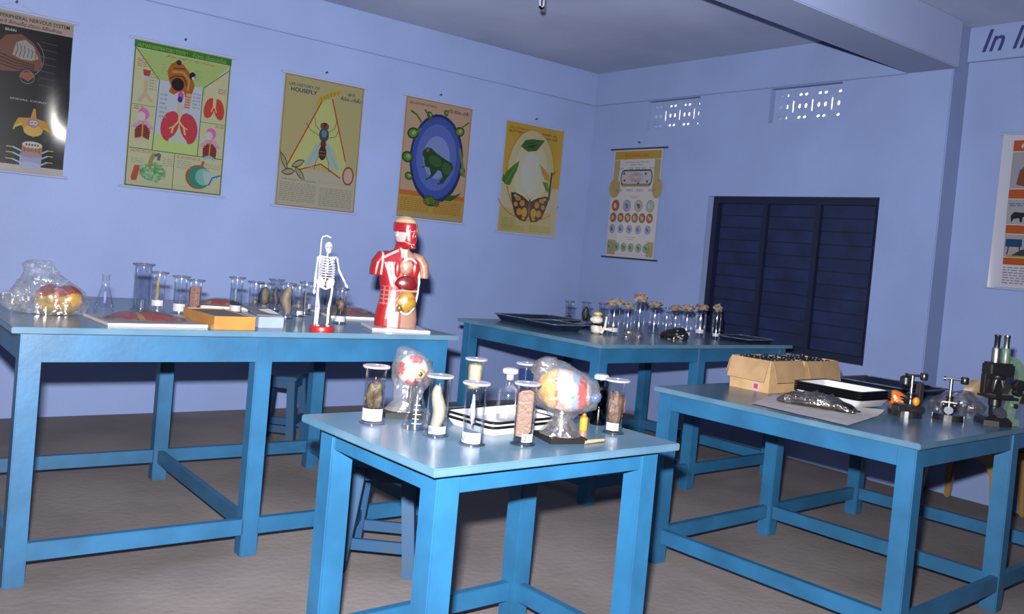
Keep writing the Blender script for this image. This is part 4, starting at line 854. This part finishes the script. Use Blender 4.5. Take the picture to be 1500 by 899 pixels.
def tcol(p):
    x, y, z = p
    if z > .374:                                          # head and neck
        q = hr.inverted() @ (Vector(p)-Vector((.006, 0, 0)))
        if z < .385 and q.y > -.045: return PKK if abs(q.x) < .012 else RD
        if z > .497-.15*max(0, q.x): return (.70, .52, .30) if q.x < .012 else (.72, .55, .10)
        if q.y > .035 and z < .47: return WH if abs(z-.44) < .03 else RD
        if abs(q.x-.014) < .004 and q.y < -.02: return YL
        if q.x > .014: return (.45, .06, .08) if z > .40 else SK
        if abs(q.x+.045) < .010 and abs(z-.43) < .022: return WH
        if abs((z-.44)+.55*(q.y+.03)) < .0022 or abs((z-.415)-.4*(q.y+.03)) < .0022: return (.70, .42, .40)
        return RD if noise.noise(q*60) > -.25 else (.34, .02, .04)
    if x > .062 and z > .235: return SK                  # flesh-coloured arm
    if z > .335 and x > .02: return SK
    if z < .085 and x > .010: return (.60, .34, .26)
    if x > .072: return SK if z > .09 else (.60, .34, .26)
    if y > .03: return DR if x < -.06 else (.30, .02, .03)
    if z > .235 and x < -.088: return WH if (x > -.096 and z > .25) else (RD if y < -.006 else DR)
    if x < -.02:
        if z > .31: return WH if abs((x+.02)*-.55+z-.368) < .006 else RD
        if z > .20: return WH if abs((x+.058)+(z-.25)*.35) < .006 else RD
        if z > .115: 
            return (.62, .20, .20) if abs(((x+.05) % .022)-.011) > .008 or abs((z % .020)-.010) > .0072 else RD
        return WH if -.052 < x < -.012 else RD
    if z > .335: return WH if abs(x) < .010 else RD
    if z < .085: return (.74, .70, .72) if x < -.004 else (.55, .12, .10)
    return (.58, .06, .07)
verts = [v.co.copy() for v in em.vertices]; faces = [tuple(p.vertices) for p in em.polygons]
ev.to_mesh_clear(); bpy.data.objects.remove(tmp)
mb = MB(); mb.add(verts, faces, (1, 1, 1)); mb.vcol = {i: tcol(v) for i, v in enumerate(verts)}; mb.build('torso_body', 'skin', t, True)
OX = .028
pts = [(OX+.060*math.cos(a_)*(1.0 if math.sin(a_) > 0 else .95), -.061-.006*(math.cos(a_*2) < 0)+.022*abs(math.cos(a_))**3, .205+.128*math.sin(a_)) for a_ in [2*PI*k/40 for k in range(41)]]
MB().tube(pts, .0052, 8).build('cavity_edge', 'clothw', t, True)
mb = MB(); mb.ell((OX, -.038, .205), (.056, .026, .122), 20, 14, col=(.40, .02, .03)); mb.build('cavity_lining', 'skin', t, True)
mb = MB(); mb.ell((.014, -.062, .292), (.031, .020, .034), 18, 12, colf=lambda p: (.70, .50, .36) if p.z > .004 else (.62, .34, .26), amp=.12, freq=6, seed=2); mb.build('heart', 'skin', t, True)
mb = MB(); mb.ell((.058, -.056, .288), (.022, .016, .044), 14, 12, col=(.50, .02, .03)); mb.ell((-.024, -.054, .282), (.016, .014, .042), 14, 12, col=(.55, .04, .05)); mb.build('lungs', 'skin', t, True)
mb = MB(); mb.ell((.022, -.064, .218), (.052, .019, .036), 18, 12, col=(.24, .010, .015), amp=.10, freq=5, seed=4); mb.build('liver', 'skin', t, True)
mb = MB(); mb.tube([(-.03, -.070, .180), (0, -.080, .186), (.04, -.079, .184), (.072, -.068, .186)], .0055, 8, (.62, .46, .38)); mb.build('diaphragm', 'skin', t, True)
mb = MB(); mb.ell((.030, -.062, .136), (.044, .022, .048), 18, 12, colf=lambda p: (.62, .38, .05) if noise.noise(p*45) > -.15 else (.55, .22, .05), amp=.2, freq=8, seed=6); mb.build('intestines', 'skin', t, True)
mb = MB(); mb.ell((-.004, -.070, .104), (.014, .012, .017), 12, 8, col=(.20, .17, .03)); mb.build('gall_bladder', 'skin', t, True)
MB().tube([(.010, -.044, .372), (.009, -.050, .345), (.010, -.058, .325)], .009, 10).build('windpipe', 'clothw', t, True)

# ------------------------------------------------------------------ models in clear bags
def bag_mesh(sections, seg=26, amp=.10, freq=30, seed=1):
    """a loose sack through (centre, half width, half depth) sections, with sharp folds from ridged noise"""
    mb = MB(); rings = []; seg = int(seg*2.4); n = len(sections); sub = 5
    prof = []
    for i in range((n-1)*sub+1):
        k, f = min(i//sub, n-2), i/sub-min(i//sub, n-2); f = f*f*(3-2*f)*.5+f*.5
        (c0, a0, b0), (c1, a1, b1) = sections[k], sections[k+1]
        prof.append((Vector(c0).lerp(Vector(c1), f), a0+(a1-a0)*f, b0+(b1-b0)*f))
    big = max(max(a_, b_) for _, a_, b_ in prof); o = Vector((seed*2.3, seed*1.1, seed*.7))
    for i, (c_, ra, rb) in enumerate(prof):
        row = []
        for k in range(seg):
            a_ = 2*PI*k/seg; d = Vector((math.cos(a_), math.sin(a_), 0)); p = Vector((c_.x+ra*d.x, c_.y+rb*d.y, c_.z))
            q = Vector((p.x, p.y, p.z*.7))
            rid = (.5-abs(noise.noise(q*freq*.7+o))*1.6)+.55*(.5-abs(noise.noise(q*freq*1.7-o))*1.6)+.25*noise.noise(q*freq*4+o)
            p += d*(rid*amp*big*.75*min(1, max(ra, rb)/big+.25))
            if 0 < i < len(prof)-1: p.z += amp*big*.35*noise.noise(q*freq*1.3+o*2)
            p.z = max(p.z, .0012); row.append(p)
        rings.append(row)
    return mb.loft(rings, cap=True)
# peach-coloured brain model, long table
x, y = -5.000, -2.460; rzc = facing(x, y)+PI/2
t = thing('organ_model', 'yellow two-lobed organ model with a red top on the long table', 'model', (x, y, Z1), rzc)
def peach(p):
    if p.z > .022+.008*math.sin(p.x*60): return (.34, .035, .03)
    return (.60, .36, .06) if noise.noise(p*35) > -.2 else (.62, .28, .07)
mb = MB()
for s_ in (-1, 1): mb.ell((s_*.030, 0, .058), (.058, .062, .056), 44, 32, colf=lambda p, s_=s_: peach(p), amp=.06, freq=5, seed=3+s_)
mb.build('lobes', 'skin', t, True)
MB().tube([(0, -.052*math.cos(a_), .058+.056*math.sin(a_)) for a_ in [-1.2+2.2*k/10 for k in range(11)]], .003, 6).build('groove_vein', 'red', t, True)
b = thing('plastic_bag', 'clear crumpled bag around the yellow organ model at the far left', 'bag', (x, y, Z1), rzc, 'clear bags around models')
bag_mesh([((-.10, .02, .004), .06, .05), ((-.03, .0, .003), .125, .085), ((-.03, .01, .05), .135, .088), ((-.04, .02, .09), .125, .085), ((-.055, .04, .125), .085, .07), ((-.07, .05, .16), .06, .05), ((-.085, .05, .19), .055, .03), ((-.075, .05, .205), .03, .012)], 36, .16, 26, 2).build('bag_film', 'bag', b, True)
bag_mesh([((-.15, .03, .004), .03, .03), ((-.155, .03, .03), .055, .05), ((-.15, .03, .07), .05, .045), ((-.13, .03, .10), .02, .02)], 20, .25, 30, 5).build('loose_folds', 'bag', b, True)
# eye model on black base, small table
x, y = -4.285, -3.985; rzc = facing(x, y)+PI/2
t = thing('eye_model', 'white eyeball model with red muscle patches on a small black base', 'model', (x, y, Z2), rzc+.25)
MB().box(-.085, .045, -.045, .05, 0, .018).build('base', 'blackw', t, bevel=.002)
MB().tube([(0, 0, .018), (0, 0, .10)], [.012, .008], 10).build('support', 'black', t, True)
def eyec(p):
    d = p.normalized()
    for v_ in ((.1, -.55, .85), (-.95, -.35, .15), (-.15, -.65, -.8), (.8, -.5, -.4), (.2, .8, .5)):
        if d.dot(Vector(v_).normalized()) > .90+.05*noise.noise(d*7): return (.60, .03, .03)
    return (.80, .72, .70)
mb = MB(); mb.ell((0, 0, .148), (.050, .050, .050), 56, 40, colf=eyec); mb.build('eyeball', 'skin', t, True)
mb = MB(); mb.ell((.012, -.046, .143), (.018, .009, .018), 14, 10, col=(.55, .42, .14)); mb.build('cornea', 'skin', t, True)
mb = MB(); mb.ell((.012, -.054, .143), (.007, .003, .007), 10, 8, col=(.06, .05, .03)); mb.build('pupil', 'skin', t, True)
b = thing('plastic_bag', 'clear bag over the white eyeball model on the small table', 'bag', (x, y, Z2), rzc, 'clear bags around models')
bag_mesh([((-.02, 0, .020), .055, .045), ((-.012, 0, .05), .040, .035), ((-.005, 0, .09), .048, .045), ((0, 0, .12), .062, .058), ((0, 0, .155), .064, .060), ((-.004, 0, .19), .050, .048), ((-.022, 0, .212), .030, .03), ((-.03, 0, .220), .012, .012)], 34, .13, 38, 4).build('bag_film', 'bag', b, True)
# brain/ear model on black square base, small table
x, y = -4.010, -4.400; rzc = facing(x, y)+PI/2
t = thing('brain_model', 'large multicoloured organ model in orange, pink, blue and red bands', 'model', (x, y, Z2), rzc)
base = MB().box(-.060, .062, -.058, .062, 0, .017).build('base', 'blackw', t, bevel=.002); base.rotation_euler = (0, 0, .50)
MB().tube([(0, 0, .017), (0, .004, .09)], [.016, .011], 12).build('support', 'steel', t, True)
tl = Matrix.Rotation(.22, 3, 'Y')
def brc(p):
    q = tl.inverted() @ p; x_ = q.x+.012*math.sin(q.z*28)
    if abs(x_+.024) < .0025: return (.40, .04, .02)
    if x_ < -.024: return (.78, .42, .08) if noise.noise(q*50) > -.1 else (.75, .30, .05)
    if q.z < -.045+.01*noise.noise(q*60): return (.60, .05, .06) if noise.noise(q*70) > -.05 else (.75, .5, .45)
    if x_ < .022: return (.80, .58, .48)
    if x_ < .044: return (.28, .42, .62)
    if x_ < .070: return (.55, .025, .025)
    return (.70, .58, .58)
mb = MB(); mb.ell((0, 0, .150), (.084, .060, .064), 72, 48, tl, None, .05, 4, 3, brc); mb.build('coloured_lobes', 'skin', t, True)
mb = MB(); mb.ell((.094, -.012, .138), (.017, .018, .016), 14, 10, col=(.10, .20, .50)); mb.build('blue_end', 'skin', t, True)
b = thing('plastic_bag', 'clear crumpled bag around the multicoloured organ model', 'bag', (x, y, Z2), rzc, 'clear bags around models')
bag_mesh([((0, 0, .018), .060, .055), ((0, 0, .035), .050, .045), ((0, 0, .065), .030, .028), ((0, 0, .085), .052, .044), ((.008, 0, .105), .090, .068), ((.008, 0, .145), .104, .076), ((.0, 0, .185), .092, .070), ((-.020, .0, .212), .066, .05), ((-.045, .01, .232), .040, .032), ((-.05, .01, .240), .012, .01)], 40, .11, 34, 7).build('bag_film', 'bag', b, True)
bag_mesh([((-.065, .02, .175), .02, .02), ((-.068, .02, .20), .042, .035), ((-.06, .02, .228), .040, .03), ((-.05, .02, .243), .018, .014)], 20, .22, 40, 9).build('gathered_top', 'bagg', b, True)
bag_mesh([((0, -.005, .0185), .056, .05), ((.0, -.01, .03), .046, .042), ((.004, -.005, .06), .026, .022), ((0, 0, .08), .022, .02)], 26, .22, 50, 11).build('gathered_neck', 'bagg', b, True)

# ------------------------------------------------------------------ corner table oddments
t = thing('vertebra_model', 'white vertebra model with a yellow cap at the edge of the corner table', 'model', (-2.000, -2.400, Z4), facing(-2, -2.4)+PI/2)
mb = MB(); mb.ell((0, 0, .028), (.036, .030, .028), 16, 10, None, None, .25, 6, 2); mb.tube([(0, 0, .02), (0, 0, .06)], [.03, .024], 12); mb.build('lower_body', 'clothw', t, True)
mb = MB(); mb.ell((-.004, 0, .085), (.038, .030, .026), 16, 10, None, None, .25, 6, 4); mb.build('upper_body', 'clothw', t, True)
MB().tube([(-.03, -.01, .058), (.012, -.034, .058), (.034, -.022, .064)], [.006, .008, .011], 8).build('dark_band', 'black', t, True)
MB().tube([(.03, -.02, .008), (.05, -.02, .05), (.055, -.01, .11)], [.010, .008, .006], 8).build('side_process', 'clothw', t, True)
MB().tube([(.045, -.02, .035), (.095, -.03, .035)], .009, 8).build('spine_process', 'clothw', t, True)
mb = MB(); mb.ell((0, -.002, .122), (.028, .022, .014), 14, 8); mb.build('cap', 'yellow', t, True)
b = thing('plastic_bag', 'black crumpled plastic bag lying between the bottles', 'bag', (-1.52, -2.60, Z4), facing(-1.5, -2.6)+PI/2)
bag_mesh([((0, 0, .001), .085, .05), ((.0, 0, .02), .092, .055), ((.01, 0, .045), .07, .045), ((.03, 0, .068), .035, .025), ((.035, 0, .074), .01, .01)], 28, .22, 26, 3).build('bag_film', 'bagk', b, True)
b = thing('plastic_bag', 'small clear crumpled bag at the foot of the tallest bottle', 'bag', (-1.89, -2.60, Z4), facing(-1.85, -2.6)+PI/2)
bag_mesh([((0, 0, .001), .06, .03), ((0, 0, .018), .065, .035), ((.0, 0, .04), .045, .025), ((.0, 0, .052), .012, .01)], 24, .26, 40, 6).build('bag_film', 'bagg', b, True)

# ------------------------------------------------------------------ right table: cartons of vials
def carton(label, x, y, rz, L, W, H, vials, lab, seed, flaps):
    t = thing('cardboard_carton', label, 'carton', (x, y, Z3), rz, 'open cartons on the right table'); th = .005
    for nm, a_ in (('front', (0, L, 0, th)), ('back', (0, L, W-th, W)), ('left', (0, th, th, W-th)), ('right', (L-th, L, th, W-th))):
        MB().box(*a_, 0, H).build('side_panel', 'cardl', t)
    MB().box(th, L-th, th, W-th, 0, .004).build('bottom', 'card', t)
    fl_ = H*.66
    def flap(p0, p1, out, ln, nm='flap'):
        p0, p1, out = Vector(p0), Vector(p1), Vector(out).normalized(); d = (p1-p0).normalized()
        mb = MB(); A = [p0, p1, p1+out*.014-Vector((0, 0, ln*.3)), p1-d*.004+out*.03-Vector((0, 0, ln)), p0+d*.003+out*.033-Vector((0, 0, ln*.97)), p0+out*.014-Vector((0, 0, ln*.3))]
        q = out*.0035; vs = [p+out*.001 for p in A]+[p+q+out*.001 for p in A]
        mb.add(vs, [(0, 1, 2, 5), (5, 2, 3, 4), (6, 11, 8, 7), (11, 10, 9, 8), (0, 5, 11, 6), (5, 4, 10, 11), (4, 3, 9, 10), (3, 2, 8, 9), (2, 1, 7, 8), (1, 0, 6, 7)]); mb.build(nm, 'card', t)
    if 'f' in flaps: flap((.006, 0, H), (L-.006, 0, H), (0, -1, 0), fl_)
    if 'l' in flaps: flap((0, W-.004, H), (0, .004, H), (-1, 0, 0), fl_)
    if 'b' in flaps: flap((L-.006, W, H), (.006, W, H), (0, 1, 0), fl_*.8)
    if lab:
        MB().box(-.0012, -.0005, .05, .09, .006, .040).build('sticker', 'label', t)
        MB().box(-.0018, -.0012, .058, .080, .012, .034).build('sticker_print', 'inkr', t)
    rd = random.Random(seed); nx, ny = vials; gx, gy = (L-.02)/nx, (W-.02)/ny; ct_, st_ = math.cos(rz), math.sin(rz)
    for i in range(nx):
        for j in range(ny):
            lx, ly = .01+gx*(i+.5), .01+gy*(j+.5); wx, wy = x+lx*ct_-ly*st_, y+lx*st_+ly*ct_
            yield wx, wy, rd.uniform(-.006, .006), (i, j)
vial = None; GV = 'dark-capped vials packed in the cartons'
names = (('left', -2.300, -3.893, .262, .215, .150, (5, 4), True, 3, 'flb'), ('right', -2.022, -3.885, .30, .21, .147, (5, 4), False, 8, 'f'))
for nm, x, y, L, W, H, vl, lab, sd, flp in names:
    lb = 'open carton with folded flaps and a red sticker, full of vials' if nm == 'left' else 'second open carton of vials, behind the enamel tray stack'
    for wx, wy, dz, ij in carton(lb, x, y, .05, L, W, H, vl, lab, sd, flp):
        v_ = thing('glass_vial', 'dark-capped glass vial packed upright in the carton with the red sticker' if nm == 'left' else 'dark-capped glass vial packed upright in the second carton', 'vial', (wx+random.Random(wy).uniform(-.004, .004), wy, Z3+.0045), random.Random(wx).uniform(0, 6), GV+(' with the red sticker' if nm == 'left' else ', second carton'))
        if vial is None:
            vial = v_; MB().lathe([(.015, 0), (.016, .003), (.016, .105), (.010, .118), (.009, .126)], 14).build('glass_body', 'glassd', v_, True)
            MB().lathe([(.0105, .122), (.0140, .126), (.0140, .141), (.011, .144)], 12).build('cap', 'blackm', v_, True)
            MB().lathe([(.0145, .108), (.0120, .1185)], 12, cap=False).build('neck_glint', 'label', v_, True)  # pale ring painted as the glint on the vial shoulder
        else:
            for ch in vial.children:
                c_ = ch.copy(); C.objects.link(c_); c_.parent = v_
        v_.scale = (1, 1, 1.03+dz*8)

# ------------------------------------------------------------------ paper sheet and wrapped instruments
t = thing('paper_sheet', 'curled grey paper sheet lying under the wrapped instruments', 'paper', (0, 0, Z3))
cs = [Vector((-2.672, -4.085, 0)), Vector((-2.685, -4.536, 0)), Vector((-2.20, -4.41, 0)), Vector((-2.300, -3.925, 0))]
mb = MB(); rows = []; n = 14
for j in range(n+1):
    row = []
    for i in range(n+1):
        u, v = i/n, j/n; p = cs[0]*(1-u)*(1-v)+cs[1]*u*(1-v)+cs[2]*u*v+cs[3]*(1-u)*v
        z_ = .0015+.018*max(0, (v-.75)/.25)**2*max(0, (u-.5)/.5)+.0012*(1+noise.noise(Vector((u*5, v*5, 2))))
        row.append((p.x, p.y+.006*noise.noise(Vector((u*9, v*9, 7))), z_))
    rows.append(row)
mb.loft(rows, cap=False, closed=False); mb.build('sheet', 'greypaper', t, True)
t = thing('instrument_pouch', 'dark dissecting instruments wrapped in clear plastic on the grey paper', 'pouch', (-2.43, -4.225, Z3+.006), -1.25)
mb = MB(); rings = []
for k in range(17):
    f = k/16; xx = -.155+.32*f; wv = .036+.034*math.sin(PI*f)+.018*noise.noise(Vector((f*7, 1, 0))); hv = .018+.042*math.sin(PI*min(1, f*1.05))**.7
    rings.append([(xx+.004*noise.noise(Vector((f*9, q, 3))), wv*math.cos(2*PI*q/18)*(1+.3*noise.noise(Vector((f*11, q*1.3, 5)))), max(.001, hv*.5+hv*.55*math.sin(2*PI*q/18)*(1+.6*noise.noise(Vector((f*13, q*1.6, 9)))))) for q in range(18)])
mb.loft(rings); mb.build('plastic_wrap', 'wrap', t, True)
for k in range(6):
    yy = -.026+k*.010; MB().tube([(-.15+.01*k, yy, .010), (-.02, yy*.9, .014), (.13-.006*k, yy*.7, .016)], [.002, .0035, .006], 7).build('instrument', 'black' if k % 2 else 'steel', t, True)
mb = MB(); mb.ell((.11, 0, .017), (.055, .040, .022), 14, 8); mb.build('dark_handles', 'black', t, True)
MB().tube([(.15, .0, .012), (.185, .005, .010)], [.004, .003], 6).build('tie', 'black', t, True)

# ------------------------------------------------------------------ microscopes
def dissecting(label, x, y, rz, amber=False):
    t = thing('dissecting_microscope', label, 'microscope', (x, y, Z3), rz)
    mb = MB(); arc = [(.062*math.cos(a_), .055*math.sin(a_)+.01) for a_ in [PI+PI*k/12 for k in range(13)]]
    mb.loft([[(cx*1.0, cy, 0), (cx*.55, cy*.55+.01, 0), (cx*.55, cy*.55+.01, .026), (cx*.95, cy, .026)] for cx, cy in arc]); mb.box(-.062, -.034, .01, .055, 0, .024); mb.box(.034, .062, .01, .055, 0, .024)
    mb.build('horseshoe_foot', 'blackm', t)
    MB().lathe([(.020, .016), (.018, .03), (.013, .04), (.013, .095), (.016, .098), (.016, .104)], 18, (0, -.012, 0)).build('column', 'blackm', t, True)
    MB().lathe([(.0075, .1), (.0075, .176)], 14, (0, -.012, 0)).build('chrome_rod', 'chrome', t, True)
    MB().box(-.030, .030, -.030, .028, .076, .082).build('stage', 'blackm', t, bevel=.002)
    for s_ in (-1, 1): MB().lathe([(.010, 0), (.011, .002), (.011, .010), (.008, .012)], 14, (0, 0, 0)).build('focus_knob', 'blackm', t, True).matrix_local = Matrix.Translation((s_*.014, -.012, .066)) @ Matrix.Rotation(s_*PI/2, 4, 'Y')
    MB().tube([(-.018, -.012, .176), (.0, -.012, .177), (.048, -.006, .177)], .0055, 8).build('lens_arm', 'chrome', t, True)
    MB().lathe([(.013, .160), (.016, .164), (.016, .186), (.013, .190)], 18, (.050, -.006, 0)).build('lens_holder', 'blackm', t, True)
    MB().tube([(-.022, -.012, .176), (-.03, -.012, .176)], .009, 10).build('clamp_screw', 'blackm', t, True)
    mi = MB(); mi.lathe([(.002, -.002), (.017, -.002), (.018, .002), (.002, .002)], 20); mo = mi.build('mirror', 'chrome', t, True); mo.location = (.0, -.028, .045); mo.rotation_euler = (1.1, 0, 0)
    return t
dissecting('black dissecting microscope with a chrome rod, between the other two microscopes', -1.985, -4.575, facing(-1.985, -4.575)+PI/2)
t = dissecting('black dissecting microscope with an amber lamp, beside the enamel tray stack', -2.120, -4.470, facing(-2.12, -4.47)+PI/2+.42)
mb = MB(); mb.ell((.010, -.044, .072), (.015, .013, .019), 14, 10); mb.build('amber_lens', 'amber', t, True)
MB().box(-.060, .058, -.035, .035, .020, .052).build('body_block', 'blackm', t, bevel=.006)
MB().box(.030, .052, -.018, .02, .05, .150).build('side_arm', 'blackm', t, bevel=.005)
MB().lathe([(.016, .13), (.024, .138), (.024, .165), (.015, .172)], 16, (-.022, .0, 0)).build('lamp_head', 'blackm', t, True)
MB().box(-.020, .045, -.006, .010, .140, .152).build('lamp_bracket', 'blackm', t, bevel=.003)
t = thing('orange_pouch', 'crumpled orange plastic pouch beside the first dissecting microscope', 'pouch', (-1.825, -4.262, Z3), facing(-1.86, -4.23)+PI/2)
bag_mesh([((0, 0, .001), .034, .025), ((0, 0, .02), .044, .03), ((-.005, 0, .045), .038, .028), ((-.014, 0, .062), .022, .016), ((-.016, 0, .068), .008, .006)], 22, .22, 40, 4).build('pouch_body', 'orange', t, True)
MB().tube([(.03, -.005, .03), (.06, -.01, .026)], .006, 6).build('pouch_string', 'orange', t, True)
# compound microscope
t = thing('compound_microscope', 'large binocular microscope with a grey-green arm at the right edge', 'microscope', (-1.815, -4.690, Z3), -.55)
mb = MB()                                                                  # local x to the right of the picture, arm on the right
pl = [(-.085, -.055), (-.03, -.078), (.03, -.075), (.05, -.04), (.05, .04), (.02, .062), (-.06, .05)]
mb.loft([[(x_, y_, 0) for x_, y_ in pl], [(x_*.98, y_*.98, .022) for x_, y_ in pl], [(x_*.8, y_*.75, .034) for x_, y_ in pl]]); mb.build('foot', 'blackm', t)
mb = MB(); mb.loft([[(.035, -.030, .0), (.035, .030, .0), (.035, .030, .040), (.035, -.030, .040)], [(.100, -.028, .0), (.100, .028, .0), (.100, .028, .026), (.100, -.028, .026)]]); mb.build('green_heel', 'green', t, bevel=.003)
mb = MB(); arm = [(.062, .030), (.066, .07), (.082, .12), (.098, .16), (.102, .20), (.092, .235), (.070, .262), (.040, .275)]; rings = []
for k, (x_, z_) in enumerate(arm):
    xa, za = arm[max(0, k-1)]; xb, zb = arm[min(len(arm)-1, k+1)]; tx, tz = xb-xa, zb-za; l = math.hypot(tx, tz); nx, nz = tz/l, -tx/l; hw = .019
    rings.append([(x_+nx*hw, -.018, z_+nz*hw), (x_+nx*hw, .018, z_+nz*hw), (x_-nx*hw, .018, z_-nz*hw), (x_-nx*hw, -.018, z_-nz*hw)])
mb.loft(rings); mb.build('arm', 'green', t, True, bevel=.003)
MB().box(-.058, .062, -.058, .050, .112, .122).build('stage', 'blackm', t, bevel=.002)
MB().box(-.02, .06, -.024, .024, .122, .128).build('slide_holder', 'blackm', t)
MB().lathe([(.018, .036), (.021, .04), (.021, .075), (.026, .08), (.026, .105), (.02, .11)], 20, (-.005, 0, 0)).build('condenser', 'blackm', t, True)
mi = MB(); mi.lathe([(.002, -.004), (.026, -.004), (.027, .003), (.002, .003)], 22); mo = mi.build('mirror', 'chrome', t, True); mo.location = (-.012, -.05, .055); mo.rotation_euler = (.9, -.3, 0)
mb = MB(); mb.lathe([(.030, .190), (.034, .198), (.034, .206), (.026, .212)], 22, (-.005, 0, 0)); mb.build('nosepiece', 'blackm', t, True)
for k, (dx, dy, ln, an) in enumerate(((-.012, -.012, .058, .18), (.012, -.014, .046, -.25), (.0, .016, .04, 0))):
    o = MB().lathe([(.006, -ln), (.0075, -ln+.006), (.0105, -ln+.014), (.0115, 0)], 14).build('objective', 'chrome' if k == 1 else 'blackm', t, True); o.location = (-.005+dx, dy, .194); o.rotation_euler = (0, an, 0)
MB().box(-.062, .050, -.036, .034, .206, .262).build('head_block', 'blackm', t, bevel=.008)
MB().box(-.058, .030, .004, .036, .122, .215).build('rack', 'blackm', t, bevel=.004)
for z_, r_, ln in ((.175, .024, .040), (.145, .016, .034)):
    o = MB().lathe([(r_*.9, 0), (r_, .003), (r_, ln-.003), (r_*.9, ln)], 20).build('focus_knob', 'blackm', t, True); o.location = (.066, -.018, z_); o.rotation_euler = (PI/2, 0, 0)
for x_, mt in ((-.022, 'steel'), (.022, 'green')):
    MB().lathe([(.016, .255), (.0175, .262), (.0175, .320), (.014, .325)], 20, (x_, 0, 0)).build('tube_body', mt, t, True)
    MB().lathe([(.0115, .322), (.0115, .368), (.013, .370), (.013, .378), (.008, .380)], 18, (x_, 0, 0)).build('eyepiece', 'chrome' if x_ > 0 else 'blackm', t, True)
MB().lathe([(.011, 0), (.011, .012)], 16).build('arm_screw', 'chrome', t, True).matrix_local = Matrix.Translation((.072, -.018, .085)) @ Matrix.Rotation(PI/2, 4, 'X')
b = thing('plastic_bag', 'grey translucent bag of parts lying behind the microscopes', 'bag', (-1.60, -4.42, Z3), facing(-1.6, -4.4)+PI/2)
bag_mesh([((0, 0, .001), .11, .06), ((0, 0, .03), .118, .065), ((.01, 0, .06), .09, .05), ((.02, 0, .085), .05, .03), ((.03, 0, .095), .015, .01)], 30, .18, 20, 8).build('bag_film', 'bagg', b, True)
for k, (dx, dy) in enumerate(((-.06, 0), (.0, .01), (.055, -.01))): MB().lathe([(.016, .002), (.018, .006), (.018, .030), (.010, .034)], 14, (dx, dy, 0)).build('metal_part', 'steel' if k != 1 else 'blackm', b, True)
